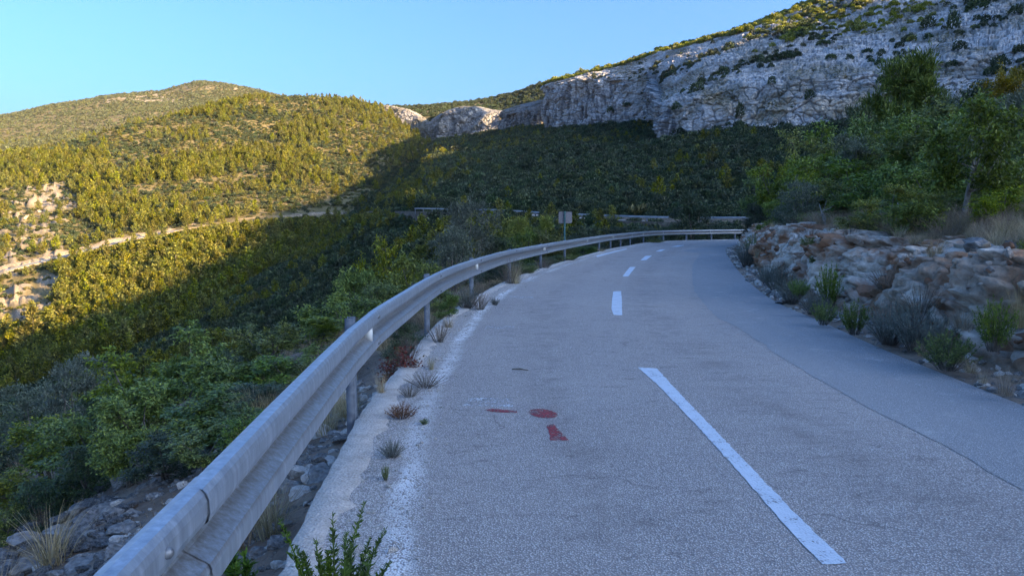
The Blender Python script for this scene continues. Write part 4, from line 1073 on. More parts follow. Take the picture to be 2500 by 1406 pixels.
# ------------------------------------------------------------------ trees and shrubs near the road
def woody(rng, lobes, h0, tips_per, leaf_per, L, Wd, style, spread, trunk_r, lean=(0, 0), stems=1):
    """crown of leafy twigs round several lobes (unit height), and the wood that carries them"""
    wood = MB(); CV, CA, CN, LL, WW = [], [], [], [], []
    base = [np.array([rng.normal(0, 0.03) * (stems > 1), rng.normal(0, 0.03) * (stems > 1), -0.12]) for _ in range(stems)]
    for li, (c, r) in enumerate(lobes):
        c = np.array(c, float); b0 = base[li % stems]
        fork = np.array([lean[0] * h0, lean[1] * h0, h0]) + b0 * np.array([1, 1, 0])
        mid = fork * 0.45 + c * 0.55 + np.array([0, 0, -0.05]) + rng.normal(0, 0.02, 3)
        wood.tube([b0, fork * 0.55 + b0 * 0.45 + rng.normal(0, 0.008, 3), fork, mid, c], [trunk_r * 1.15, trunk_r, trunk_r * 0.8, trunk_r * 0.45, trunk_r * 0.18], 6)
        for k in range(tips_per):
            d = rng.normal(size=3); d[2] = d[2] * 0.8 + 0.15; d /= np.linalg.norm(d)
            tip = c + d * r * rng.uniform(0.45, 1.05) * np.array([1, 1, 0.85])
            st = c + (tip - c) * 0.15
            if rng.uniform() < 0.5: wood.tube([st, (st + tip) / 2 + rng.normal(0, 0.012, 3), tip], [trunk_r * 0.16, trunk_r * 0.1, trunk_r * 0.04], 3, False)
            n = leaf_per; t = rng.uniform(0.35, 1.08, n)[:, None]
            ax0 = (tip - st); ax0 = ax0 / (np.linalg.norm(ax0) + 1e-6)
            P = st + (tip - st) * t + rng.normal(0, spread, (n, 3))
            out = rand_dirs(n, rng)
            if style == 'droop': A = ax0 * 0.7 + out * 0.8 + np.array([0, 0, -0.35])
            elif style == 'up': A = ax0 * 0.8 + out * 0.6 + np.array([0, 0, 0.7])
            elif style == 'needle': A = ax0 * 0.9 + out * 0.9 + np.array([0, 0, 0.35])
            else: A = ax0 * 0.7 + out * 0.9
            CV.append(P); CA.append(A); CN.append(np.array([0, 0, 1.0]) + 0.75 * rand_dirs(n, rng) + 0.4 * d)
            LL.append(rng.uniform(0.7, 1.25, n) * L); WW.append(rng.uniform(0.75, 1.2, n) * Wd)
    V, F = leaves(np.vstack(CV), np.vstack(CA), np.vstack(CN), np.concatenate(LL), np.concatenate(WW), 0.18)
    return V, F, wood

def lobes_for(rng, shape):
    out = []
    if shape == 'round':
        for k in range(11):
            a = rng.uniform(0, 6.28); z = rng.uniform(0.18, 0.85); rr = 0.33 * math.sin(math.pi * min(max((z - 0.1), 0.12), 0.9)) * rng.uniform(0.5, 1.1)
            out.append(((math.cos(a) * rr, math.sin(a) * rr, z), rng.uniform(0.13, 0.22)))
    elif shape == 'dense':
        for k in range(13):
            a = k * 2.4; z = 0.16 + 0.70 * (k / 12.0); rr = 0.30 * (1 - (z - 0.1) ** 2) * rng.uniform(0.5, 1.05)
            out.append(((math.cos(a) * rr, math.sin(a) * rr, z), rng.uniform(0.14, 0.20)))
    elif shape == 'upright':
        for k in range(10):
            a = rng.uniform(0, 6.28); z = 0.2 + 0.72 * (k / 9.0); rr = 0.20 * (1.05 - z) * rng.uniform(0.4, 1.2) + 0.04
            out.append(((math.cos(a) * rr, math.sin(a) * rr, z), rng.uniform(0.09, 0.15)))
    elif shape == 'tree':
        for k in range(12):
            a = rng.uniform(0, 6.28); z = rng.uniform(0.45, 0.88); rr = 0.36 * math.sqrt(max(0.05, 1 - ((z - 0.62) / 0.36) ** 2)) * rng.uniform(0.4, 1.05)
            out.append(((math.cos(a) * rr, math.sin(a) * rr, z), rng.uniform(0.11, 0.18)))
    elif shape == 'pine':
        for k in range(15):
            a = k * 2.4 + rng.uniform(-.4, .4); z = 0.26 + 0.66 * (k / 14.0); rr = 0.32 * (1 - ((z - 0.25) / 0.75) ** 2) ** 0.7 * rng.uniform(0.5, 1.05)
            out.append(((math.cos(a) * rr, math.sin(a) * rr, z), rng.uniform(0.10, 0.16)))
    return out

KINDS = {   # name, shape, fork height, twigs per lobe, leaves per twig, leaf length/width (of the height), habit, scatter, trunk radius, leaf material, stems
 'green': ('round', 0.22, 20, 26, 0.038, 0.021, 'droop', 0.022, 0.016, 'M_GREEN', 3),
 'ygreen': ('round', 0.22, 20, 26, 0.036, 0.019, 'droop', 0.022, 0.016, 'M_YGREEN', 3),
 'gold': ('tree', 0.30, 16, 26, 0.032, 0.017, 'droop', 0.022, 0.016, 'M_GOLD', 2),
 'grey': ('dense', 0.16, 22, 30, 0.026, 0.011, 'up', 0.018, 0.012, 'M_GREY', 4),
 'dark': ('dense', 0.16, 22, 30, 0.028, 0.014, 'any', 0.020, 0.014, 'M_DARK', 3),
 'upright': ('upright', 0.12, 20, 26, 0.036, 0.014, 'up', 0.018, 0.010, 'M_GREEN', 4),
 'yupright': ('upright', 0.12, 20, 26, 0.034, 0.014, 'up', 0.018, 0.010, 'M_YGREEN', 4),
 'tree': ('tree', 0.36, 18, 26, 0.030, 0.017, 'droop', 0.020, 0.014, 'M_GREEN', 1),
 'pine': ('pine', 0.24, 40, 60, 0.036, 0.008, 'needle', 0.016, 0.016, 'M_NEAR_PINE', 1),
 'red': ('round', 0.18, 8, 16, 0.060, 0.036, 'any', 0.05, 0.010, 'M_RED', 3),
}
NAMES = {'green': "green_shrub", 'ygreen': "yellow_green_shrub", 'gold': "golden_shrub", 'grey': "grey_leaved_shrub", 'dark': "evergreen_shrub", 'upright': "upright_shrub", 'yupright': "feathery_shrub", 'tree': "ash_tree", 'pine': "pine_tree", 'red': "reddening_shrub"}
CATS = {'tree': "tree", 'pine': "pine tree"}
WOODY = {}
def woody_source(kind, v):
    key = (kind, v)
    if key not in WOODY:
        shape, h0, tp, lp, L, Wd, hab, spd, tr, mat, stems = KINDS[kind]
        rng = np.random.default_rng(abs(hash(kind)) % 1 + sum(ord(ch) for ch in kind) * 13 + v)
        lo = lobes_for(rng, shape); ln = (rng.normal(0, 0.1), rng.normal(0, 0.1))
        V, F, wd = woody(rng, lo, h0, tp, lp, L, Wd, hab, spd, tr, ln, stems)
        V[:, 2] = np.where(V[:, 2] < -0.02, -0.02, V[:, 2])
        zmax = np.percentile(V[:, 2], 99.7); wmax = np.percentile(np.hypot(V[:, 0], V[:, 1]), 97) * 2
        crown = mesh_data("crown", V, F, globals()[mat]); trunk = wd.data("trunk", M_BARK if kind != 'tree' else M_PALEBARK, True)
        WOODY[key] = (crown, trunk, zmax, wmax)
    return WOODY[key]

PLACED = []
def plant(kind, px, top, Y, wpx, label, group=None, v=None, rot=None, sink=0.0):
    """a shrub or tree: column and top as measured in the photograph, standing on the ground at distance Y"""
    i = len(PLACED); v = (i * 7 + 3) % 3 if v is None else v
    crown, trunk, zm, wm = woody_source(kind, v)
    P = at(px, top, Y); z0 = float(near_z(np.array([P[0]]), np.array([P[1]]))[0]) - sink
    h = max(P[2] - z0, 0.35); w = wpx / FPX * Y
    root = link(NAMES[kind], None, label=label, category=CATS.get(kind, "shrub"))
    if group: root['group'] = group
    root.location = (P[0], P[1], z0); root.rotation_euler = (0, 0, (i * 2.399) % 6.283 if rot is None else rot)
    root.scale = (w / wm, w / wm, h / zm)
    link("crown", crown, root); link("trunk", trunk, root)
    PLACED.append((px, top, Y, h, w))
    return root

# left of the guardrail, on the drop below the road
g_l = "shrubs on the slope below the guardrail"
for kind, px, top, Y, w, lab in [
 ('green', 485, 792, 10.5, 200, "round broadleaf shrub whose top stands out alone against the shaded valley"),
 ('green', 655, 786, 11, 210, "bright broadleaf shrub behind the guardrail, its top spreading wide"),
 ('green', 575, 865, 9.4, 250, "leafy green shrub between two taller shrubs just behind the guardrail"),
 ('green', 330, 850, 11.5, 230, "green shrub with pale upright shoots, left of the round broadleaf shrub"),
 ('green', 430, 905, 9.0, 230, "low dense green shrub in front of the shrub with pale shoots"),
 ('upright', 765, 775, 12.5, 200, "needle-leaved bright shrub behind the first tall guardrail post"),
 ('green', 700, 862, 9.0, 200, "broadleaf shrub leaning against the back of the guardrail"),
 ('green', 825, 715, 14.5, 190, "pale green shrub above the first guardrail joint"),
 ('green', 905, 690, 16.5, 160, "small-leaved shrub between the pale green shrub and the yellowing one"),
 ('ygreen', 940, 582, 20, 140, "yellowing slender tree rising behind the guardrail before the grey evergreen"),
 ('green', 1005, 622, 18.5, 150, "bright green shrub beside the yellowing slender tree"),
 ('green', 870, 655, 19, 130, "green shrub on the slope at the foot of the yellowing slender tree"),
 ('grey', 185, 868, 14, 240, "grey-leaved shrub at the edge of the shaded valley"),
 ('grey', 85, 935, 16, 220, "grey-leaved shrub low on the slope at the picture's edge"),
 ('dark', 255, 955, 11, 190, "dark olive shrub below the grey-leaved shrub"),
 ('ygreen', 95, 1015, 9.4, 270, "yellow-green shrub with layered leaves above the grey rocks"),
 ('green', 225, 1005, 8.8, 210, "dark green shrub behind the yellow-green layered shrub"),
 ('green', 350, 955, 8.4, 220, "dense green shrub above the pale boulder"),
 ('green', 480, 990, 7.6, 240, "low leafy shrub along the back of the guardrail above dry stalks"),
 ('green', 600, 1000, 7.0, 190, "shaded leafy shrub right behind the guardrail beam"),
 ('ygreen', 25, 1115, 8.0, 210, "yellow-green shrub at the very edge above the grey rocks"),
 ('green', 150, 1125, 7.6, 200, "small green shrub overhanging the grey rocks"),
 ('green', 15, 1225, 6.8, 120, "low yellowish shrub at the picture's edge beside the rocks"),
 ('green', 305, 1035, 7.0, 200, "low broadleaf shrub just above the pale boulder and rocks"),
 ('dark', 395, 1060, 6.4, 190, "dark low shrub over the dry stalks behind the guardrail"),
 ('green', 500, 1045, 6.1, 200, "low leafy shrub whose leaves touch the back of the beam"),
 ('green', 590, 1010, 6.2, 170, "leafy shrub squeezed between beam and slope"),
 ('dark', 640, 935, 7.6, 180, "dark shrub behind the beam left of the first tall post"),
 ('green', 760, 850, 9.2, 180, "green shrub behind the beam right beside the first tall post"),
 ('dark', 200, 1085, 7.2, 170, "dark shrub at the upper rim of the rock pile"),
 ('green', 545, 930, 8.2, 240, "full green shrub in the gap behind the beam"),
 ('dark', 90, 1180, 6.9, 150, "dark low shrub on the left rim of the rock pile"),
 ('grey', 1150, 487, 27, 190, "tall grey-green evergreen shrub standing above the guardrail bend"),
 ('grey', 1105, 555, 25, 170, "lower grey-green evergreen shrub on the valley side of the tall one"),
 ('dark', 1215, 575, 28, 130, "dark evergreen shrub on the road side of the tall grey one"),
 ('yupright', 1262, 532, 40, 90, "feathery light green shrub with upright plumes"),
 ('yupright', 1325, 528, 42, 110, "wider feathery light green shrub beside the sign"),
 ('green', 1295, 565, 33, 130, "low green shrub in front of the feathery plumes"),
 ('ygreen', 1355, 562, 33, 120, "low light green shrub at the foot of the sign post"),
 ('dark', 1430, 552, 40, 120, "dark low shrub behind the guardrail past the sign"),
 ('dark', 1500, 553, 46, 110, "dark bush behind the guardrail where the posts stand close"),
 ('dark', 1570, 552, 52, 120, "second dark bush behind the close guardrail posts"),
 ('dark', 1690, 476, 61, 140, "big dark round tree-like evergreen standing behind the far end of the guardrail"),
 ('dark', 1640, 545, 60, 80, "small dark bush left of the big round evergreen"),
 ('dark', 1765, 546, 62, 90, "small dark bush between the big round evergreen and the bank"),
 ('dark', 985, 775, 8.6, 110, "dark bramble climbing under the guardrail beam"),
 ('upright', 1097, 720, 10.8, 70, "bright green spiky shrub under the guardrail between two posts"),
 ('red', 962, 850, 7.0, 120, "shrub with red-brown leaves below the bramble"),
 ('green', 1060, 700, 13.5, 150, "green shrub seen under the beam behind the spiky one"),
 ('dark', 1230, 640, 20, 160, "olive shrub under the guardrail behind the dry plume of stalks"),
 ('green', 1420, 600, 34, 90, "yellowish bush under the far guardrail beam"),
 ('green', 1350, 622, 26, 110, "low bush under the beam near the sign"),
]: plant(kind, px, top, Y, w, lab, g_l)

# cover further down the slope, hidden stems, crowns seen between the nearer ones
_r = np.random.default_rng(33); _n = 0
for tr in range(1200):
    if _n >= 70: break
    px = _r.uniform(-250, 1250); Y = _r.uniform(11, 60); X = (px - 1250) / FPX * Y
    dl = float(signed_dist(np.array([X]), np.array([Y]), LEFT, 1)[0])
    if dl < 4: continue
    z0 = float(near_z(np.array([X]), np.array([Y]))[0]); h = _r.uniform(2.0, 4.0)
    tpx, tpy, _ = project(np.array([X, Y, z0 + h]))
    if tpy < np.interp(tpx, [-300, 0, 180, 330, 480, 560, 660, 760, 900, 940, 1010, 1150, 1300], [960, 930, 880, 860, 830, 840, 810, 775, 700, 650, 640, 600, 600]) + 12: continue
    kind = ['green', 'green', 'dark', 'grey', 'ygreen', 'dark'][_r.integers(6)]
    lab = {'green': "green shrub filling the slope among its taller neighbours below the road", 'dark': "dark evergreen shrub filling the slope below the road",
           'grey': "grey-leaved filler shrub on the slope below the road", 'ygreen': "yellowish filler shrub on the slope below the road"}[kind]
    plant(kind, float(tpx), float(tpy), Y, (h * 0.95) * FPX / Y, lab, "undergrowth below the road: " + kind); _n += 1

# right of the road, on the hill above the bank
g_r = "trees and shrubs on the hill above the bank"
_r0 = 0
for kind, px, top, Y, w, lab in [
 ('pine', 2212, 138, 62, 215, "tall rounded pine standing clear against the pale cliff"),
 ('green', 1868, 425, 40, 120, "green shrub at the far end of the bank"),
 ('green', 1905, 388, 38, 140, "taller green shrub behind the far end of the bank"),
 ('ygreen', 1965, 325, 42, 160, "yellow-green tree topping the hill edge before the cliff foot"),
 ('green', 2045, 300, 44, 160, "green tree on the hill edge right of the yellow-green one"),
 ('green', 2000, 372, 32, 170, "mid-height green tree above the silver shrub"),
 ('grey', 1958, 440, 24, 150, "silver-grey shrub leaning over the bank above two boulders"),
 ('green', 2075, 395, 26, 210, "broad green tree right of the silver-grey shrub"),
 ('green', 2130, 345, 31, 190, "green tree below the rounded pine"),
 ('dark', 1848, 495, 34, 90, "dark low shrub at the bank's far corner"),
 ('upright', 1890, 490, 27, 80, "dark upright bush hanging down the bank"),
 ('dark', 2105, 250, 55, 100, "dark evergreen at the foot of the rounded pine"),
 ('green', 2165, 272, 42, 190, "green tree in front of the rounded pine"),
 ('ygreen', 2255, 288, 33, 210, "yellow-green tree right of the pine"),
 ('green', 2345, 255, 30, 240, "wide green tree high on the hill"),
 ('gold', 2445, 198, 27, 200, "yellowing tree near the top of the slope"),
 ('gold', 2500, 150, 30, 130, "golden tree at the picture's edge against the cliff"),
 ('dark', 2395, 205, 38, 190, "dark tree behind the yellowing one"),
 ('dark', 2300, 232, 44, 160, "dark tree on the skyline between pine and yellowing tree"),
 ('green', 2120, 425, 19, 190, "green tree whose branches reach down to the dry grass"),
 ('ygreen', 2190, 450, 14.5, 180, "low yellow-green oak branch spreading over the dry grass"),
 ('green', 2215, 395, 18, 180, "bright green tree beside the leaning trunk"),
 ('green', 2290, 410, 15.5, 190, "green shrub beneath the leaning tree"),
 ('green', 2470, 385, 13.5, 210, "leafy tree overhanging the grass at the picture's edge"),
 ('green', 2490, 300, 17, 230, "tall leafy tree behind the overhanging one"),
 ('green', 2415, 300, 21, 240, "tall green tree behind the leaning tree's crown"),
 ('ygreen', 2300, 320, 23, 250, "yellow-green tree filling the gap left of the leaning tree"),
 ('green', 2040, 470, 20, 130, "small green shrub at the top of the bank"),
 ('dark', 2390, 480, 16, 150, "dark shrub in the shade behind the leaning trunk"),
 ('dark', 1930, 500, 26, 100, "dark shrub hanging over the bank right of its far corner"),
 ('green', 2070, 500, 19, 140, "green shrub at the bank edge right of the boulders"),
 ('green', 2150, 500, 15.5, 150, "low green shrub at the edge of the dry grass"),
 ('ygreen', 2225, 535, 13, 110, "small yellow-green sapling in the dry grass beside the stump"),
 ('green', 2440, 470, 12.5, 190, "green shrub over the grass right of the leaning trunk"),
 ('dark', 2300, 505, 15, 130, "dark shrub behind the grass left of the leaning trunk"),
 ('green', 2500, 480, 11.5, 160, "green shrub overhanging the dark rock at the picture's edge"),
 ('ygreen', 2120, 520, 14.5, 150, "bright yellow-green shrub at the lip of the bank left of the sapling"),
 ('ygreen', 2010, 505, 21, 120, "bright shrub at the bank edge beside the boulders"),
 ('ygreen', 2385, 440, 13.5, 200, "bright leafy shrub around the foot of the leaning trunk's crown"),
 ('green', 2265, 490, 12.5, 170, "leafy shrub in front of the dark shrub left of the leaning trunk"),
 ('ygreen', 2470, 455, 11.0, 190, "bright shrub spreading over the dry grass at the picture's edge"),
 ('green', 2180, 475, 16.5, 170, "full green shrub behind the low oak branch"),
 ('ygreen', 2080, 440, 22, 170, "yellow-green tree crown above the bank-edge shrubs"),
 ('ygreen', 1990, 420, 27, 140, "yellow-green crown above the silver-grey shrub"),
 ('green', 2620, 330, 14, 260, "tree beyond the picture's edge"), ('green', 2700, 250, 20, 300, "second tree beyond the picture's edge"),
]: plant(kind, px, top, Y, w, lab, g_r)
_n = 0
for tr in range(2000):
    if _n >= 70: break
    px = _r.uniform(1830, 2700); Y = _r.uniform(16, 68); X = (px - 1250) / FPX * Y
    dr = float(signed_dist(np.array([X]), np.array([Y]), RIGHT, -1)[0])
    if dr < 5.5: continue
    z0 = float(near_z(np.array([X]), np.array([Y]))[0]); h = _r.uniform(2.2, 4.2)
    tpx, tpy, _ = project(np.array([X, Y, z0 + h]))
    if tpy < np.interp(tpx, [1800, 1870, 1960, 2050, 2110, 2300, 2400, 2500], [560, 440, 345, 320, 290, 245, 215, 180]) + 10: continue
    kind = ['green', 'green', 'ygreen', 'dark', 'green', 'grey'][_r.integers(6)]
    lab = {'green': "green tree filling the wooded hill among its taller neighbours", 'dark': "dark evergreen filling the wooded hill above the bank",
           'grey': "grey-leaved filler shrub on the wooded hill", 'ygreen': "yellowish filler tree on the wooded hill"}[kind]
    plant(kind, float(tpx), float(tpy), Y, (h * 0.9) * FPX / Y, lab, "undergrowth on the hill: " + kind); _n += 1

# the tree with the pale leaning trunk
def leaning_tree():
    rng = np.random.default_rng(91)
    b = at(2338, 592, 12.6); b[2] = float(near_z(np.array([b[0]]), np.array([b[1]]))[0])
    root = link("ash_tree", None, label="tree with a pale leaning trunk rising from the dry grass above the bank", category="tree"); root.location = b
    pts = np.array([at(x, y, Y) for x, y, Y in ((2338, 600, 12.6), (2350, 545, 12.6), (2364, 470, 12.55), (2378, 410, 12.5), (2400, 350, 12.5), (2425, 290, 12.6))]) - b
    pts[0, 2] = -0.2
    wd = MB(); wd.tube(pts, [0.058, 0.050, 0.044, 0.036, 0.025, 0.012], 9)
    lobes = [((2330, 400), .42), ((2300, 440), .38), ((2400, 330), .45), ((2440, 380), .42), ((2350, 330), .40), ((2460, 300), .4), ((2390, 270), .38), ((2420, 440), .32), ((2300, 360), .34), ((2470, 430), .34)]
    CV, CA, CN = [], [], []
    for (x, y), r in lobes:
        c = at(x, y, 12.5 + rng.uniform(-0.8, 0.8)) - b; k = rng.integers(2, 5); s = pts[k]
        wd.tube([s, (s + c) / 2 + rng.normal(0, .06, 3), c], [0.02, 0.013, 0.006], 5)
        for q in range(26):
            d = rand_dirs(1, rng)[0]; tip = c + d * r * rng.uniform(.4, 1.05); st = c + (tip - c) * .2; n = 26
            if q % 2: wd.tube([st, tip], [0.005, 0.002], 3, False)
            CV.append(st + (tip - st) * rng.uniform(.3, 1.1, (n, 1)) + rng.normal(0, .05, (n, 3))); CA.append((tip - st) / r + 0.8 * rand_dirs(n, rng) + np.array([0, 0, -.3])); CN.append(np.array([0, 0, 1.]) + .7 * rand_dirs(n, rng))
    A = np.vstack(CV); V, F = leaves(A, np.vstack(CA), np.vstack(CN), rng.uniform(.06, .10, len(A)), rng.uniform(.03, .05, len(A)), .18)
    link("crown", mesh_data("crown", V, F, M_GREEN), root); link("trunk", wd.data("trunk", M_PALEBARK, True), root)
leaning_tree()

# dead grey sticks on the hillside above the bank
def dead_sticks():
    rng = np.random.default_rng(17)
    for (x0, y0), (x1, y1), Y, lab in [((2192, 545), (2192, 495), 15, "bare upright grey stick in the dry grass"), ((2262, 592), (2172, 535), 13.5, "fallen grey branch slanting out of the dry grass"), ((2250, 600), (2226, 520), 13.2, "broken pale stump with splintered top"), ((2040, 520), (2000, 498), 19, "dead forked branch above the boulders")]:
        a = at(x0, y0, Y); a[2] = float(near_z(np.array([a[0]]), np.array([a[1]]))[0]); b = at(x1, y1, Y + rng.uniform(-.3, .3))
        o = link("dead_branch", None, label=lab, category="dead branch", group="dead branches above the bank"); o.location = a
        wd = MB(); d = b - a; wd.tube([(0, 0, -.1), d * .5 + rng.normal(0, .04, 3), d], [.03, .022, .008], 6)
        me = wd.data("bough", M_PALEBARK, True); link("bough", me, o)
        wd = MB()
        for q in range(4): s = d * rng.uniform(.35, .95); wd.tube([s, s + rng.normal(0, .14, 3), s + rng.normal(0, .25, 3) + np.array([0, 0, .1])], [.012, .008, .003], 4)
        link("twigs", wd.data("twigs", M_PALEBARK, True), o)
dead_sticks()

# ------------------------------------------------------------------ the rock-cut bank
def bank():
    k = NT("bank_rock"); co = k.coord()
    n = k.noise(co, 1.5, 6, 0.65); f = k.noise(co, 9, 6, 0.75); v = k.voro(co, 7, 'F1'); big = k.noise(co, 0.7, 4, 0.6)
    rock = k.ramp(f, [(0.28, (0.30, 0.25, 0.20)), (0.5, (0.54, 0.475, 0.40)), (0.72, (0.78, 0.71, 0.62))])
    red = k.ramp(n, [(0.3, (0.16, 0.075, 0.042)), (0.55, (0.31, 0.165, 0.095)), (0.75, (0.46, 0.29, 0.19))])
    col = k.mix(k.math('MULTIPLY', k.ramp(k.math('ADD', k.math('MULTIPLY', big, 0.6), k.math('MULTIPLY', n, 0.4)), [(0.47, 0.0), (0.56, 1.0)]), 1.0), rock, red)
    col = k.mix(k.attr('soil'), col, k.ramp(f, [(0.3, (0.12, 0.09, 0.065)), (0.7, (0.32, 0.25, 0.18))]))
    m = k.done(k.principled(col, 0.95, k.bump(k.math('ADD', f, k.math('MULTIPLY', v, 0.7)), 0.9, 0.05), spec=0.1))
    Rf, q = resample(RIGHT, 4000)
    sel = (Rf[:, 1] > -6) & (q < q[np.argmin((Rf[:, 0] - 17) ** 2 + (Rf[:, 1] - 47) ** 2)])
    Rf = Rf[sel]; Rf, q = resample(Rf, 2200); t = np.gradient(Rf, axis=0); t /= np.linalg.norm(t, axis=1)[:, None]; nn = np.stack([t[:, 1], -t[:, 0]], 1)
    hs = np.interp(Rf[:, 1], [-6, 5, 9, 14, 20, 30, 40, 48], [1.0, 0.95, 1.0, 1.02, 1.22, 1.18, 1.1, 0.9])
    prof = [(0.10, -0.06), (0.40, 0.03), (0.70, 0.07), (0.92, 0.30), (1.08, 0.58), (1.22, 0.82), (1.45, 1.0), (1.9, 1.07), (2.6, 1.19), (3.4, 1.40), (4.3, 1.62)]
    pp = np.array(prof); u = np.linspace(0, len(pp) - 1, 110); off = np.interp(u, range(len(pp)), pp[:, 0]); hh = np.interp(u, range(len(pp)), pp[:, 1])
    P = np.zeros((110, len(Rf), 3)); P[..., :2] = Rf[None] + nn[None] * off[:, None, None]
    P[..., 2] = hh[:, None] * np.where(hh[:, None] > 0.08, hs[None], 1)
    s3 = np.stack([np.broadcast_to(q, P.shape[:2]), P[..., 2], off[:, None] * np.ones_like(P[..., 2])], -1)
    face = (smooth01(off, 0.62, 0.85) * (1 - smooth01(off, 2.0, 3.0)))[:, None]
    wp = np.stack([fbm(s3 * 0.9, 3, 205), fbm(s3 * 0.9 + 7, 3, 206), fbm(s3 * 0.9 + 3, 3, 207)], -1)
    def facets(q_, sd):
        """flat-faced blocks: every cell its own tilted plane"""
        f1, f2, cid = worley(q_, sd); i1 = np.floor(cid * 9973).astype(int); z0 = i1 * 0
        tx = _hash(i1, z0, z0, sd + 5) - .5; ty = _hash(i1, z0 + 1, z0, sd + 6) - .5
        ph = q_ - np.floor(q_)
        return cid - 0.5, f2 - f1, tx * (ph[..., 0] - .5) + ty * (ph[..., 1] - .5)
    c1, e1, t1 = facets(s3 * np.array([1.1, 1.8, 1.1]) + 0.45 * wp, 221); c2, e2, t2 = facets(s3 * np.array([3.0, 4.6, 3.0]) + 0.5 * wp, 231); c3, e3, t3 = facets(s3 * np.array([8, 11, 8.0]) + 0.5 * wp, 241)
    d1 = fbm(s3 * np.array([0.5, 0.4, 0.5]), 3, 201) * 0.26
    d2 = c1 * 0.42 + t1 * 0.35 - np.exp(-(e1 / 0.09) ** 2) * 0.14; d3 = c2 * 0.17 + t2 * 0.20 - np.exp(-(e2 / 0.10) ** 2) * 0.05 + c3 * 0.06 + t3 * 0.06 + fbm(s3 * 7, 2, 245) * 0.02
    out = (d1 + d2 + d3) * face
    P[..., :2] -= nn[None] * out[..., None]; P[..., 2] += 0.35 * out + (1 - face) * (0.05 * fbm(s3 * 2.5, 3, 251)) * smooth01(off, 0.2, 0.5)[:, None]
    end = smooth01(q, q[-1], q[-1] - 2.0) * smooth01(q, 0, 1.0)
    P[..., 2] = np.where(P[..., 2] > 0, P[..., 2] * end[None], P[..., 2])
    soil = np.clip((1 - face) + 0.9 * smooth01(fbm(s3 * np.array([0.8, 1.4, 0.8]), 3, 261), 0.25, 0.6) * 0.6, 0, 1)
    me = mesh_data("bank_terrain", P, grid_faces(*P.shape[:2]), m, False, {'soil': soil})
    link("bank_terrain", me, kind='structure')
    return P
BANK = bank()

# ------------------------------------------------------------------ stones
def stone_mesh(seed, squash=0.65, mat=None, sub=3):
    import bmesh
    bm = bmesh.new(); bmesh.ops.create_icosphere(bm, subdivisions=sub, radius=0.5)
    V = np.array([v.co[:] for v in bm.verts]); r = np.random.default_rng(seed)
    for _ in range(9):
        n = rand_dirs(1, r)[0]; d = r.uniform(0.26, 0.42); s = V @ n; V = V - np.maximum(s - d, 0)[:, None] * n
    V = V * (1 + 0.16 * fbm(V * 3.4 + seed, 4, seed)[:, None]) * np.array([1.1, 0.9, squash]); 
    for v, c in zip(bm.verts, V): v.co = c
    me = bpy.data.meshes.new("stone"); bm.to_mesh(me); bm.free(); me.materials.append(mat); return me
M_STONE = plain_noise_mat("grey_limestone", (0.11, 0.105, 0.10), (0.34, 0.33, 0.315), 5, 0.95, 0.9, 0.05, spec=0.1)
M_PALESTONE = plain_noise_mat("pale_stone", (0.36, 0.33, 0.30), (0.62, 0.58, 0.53), 7, 0.95, 0.8, 0.03, spec=0.1)
STONES = [stone_mesh(500 + i, 0.5 + 0.08 * i, M_STONE, 4) for i in range(5)]
M_KARST = plain_noise_mat("dark_karst", (0.06, 0.06, 0.06), (0.28, 0.275, 0.27), 9, 0.95, 1.0, 0.06, spec=0.1)
KARST = [stone_mesh(560 + i, 0.5 + 0.06 * i, M_KARST, 4) for i in range(5)]
PALES = [stone_mesh(520 + i, 0.6 + 0.05 * i, M_PALESTONE) for i in range(4)]
def ground_hit(px, py):
    Y = np.concatenate([np.linspace(1.2, 20, 400), np.linspace(20, 90, 200)]); P = at(px + 0 * Y, py + 0 * Y, Y); dz = P[:, 2] - near_z(P[:, 0], P[:, 1])
    i = int(np.argmax(dz < 0)) if (dz < 0).any() else len(Y) - 1
    return P[i]
def stone(px, py, Y, wpx, label, meshes, group, flat=1.0, zlift=0.0, near=True, seed=0):
    P = at(px, py, Y); r = np.random.default_rng(int(px * 7 + py))
    if near: P = ground_hit(px, py); Y = P[1]; P[2] += zlift
    w = wpx / FPX * Y; o = link("boulder" if w > 0.3 else "stone", meshes[r.integers(len(meshes))], label=label, category="rock", group=group)
    o.location = P; o.scale = (w, w, w * flat); o.rotation_euler = (r.normal(0, .25), r.normal(0, .25), r.uniform(0, 6.28))
gs = "grey rocks on the slope below the guardrail"
for px, py, Y, w, lab in [(310, 1178, 7.2, 100, "pale boulder alone among dry stalks behind the guardrail"), (370, 1185, 7.1, 60, "smaller boulder touching the pale boulder"), (195, 1250, 6.3, 90, "grey boulder at the top of the rock pile"), (250, 1270, 5.9, 120, "broad grey rock in the middle of the rock pile"),
   (150, 1310, 5.6, 110, "grey rock left of the dark hollow in the pile"), (235, 1325, 5.3, 100, "rock just below the broad grey rock"), (60, 1330, 5.6, 120, "flat grey rock at the picture's edge"), (300, 1300, 5.5, 90, "rough rock at the foot of the dry stalks"), (80, 1390, 4.9, 130, "low rock in the bottom corner"), (190, 1385, 4.8, 110, "brownish slab at the bottom of the pile"), (20, 1290, 6.0, 80, "small grey rock at the picture's edge above the flat one"), (280, 1360, 4.9, 90, "rock beside the guardrail at the bottom of the pile"), (120, 1265, 6.2, 70, "small rock behind the pile's left shoulder"),
   (790, 1130, 4.75, 80, "flat grey slab leaning on the kerb behind the guardrail post"), (830, 1080, 5.0, 50, "small block against the kerb above the grey slab")]:
    stone(px, py, Y, w * 0.85, lab, STONES, gs, 0.8, 0.02)
_r = np.random.default_rng(41)
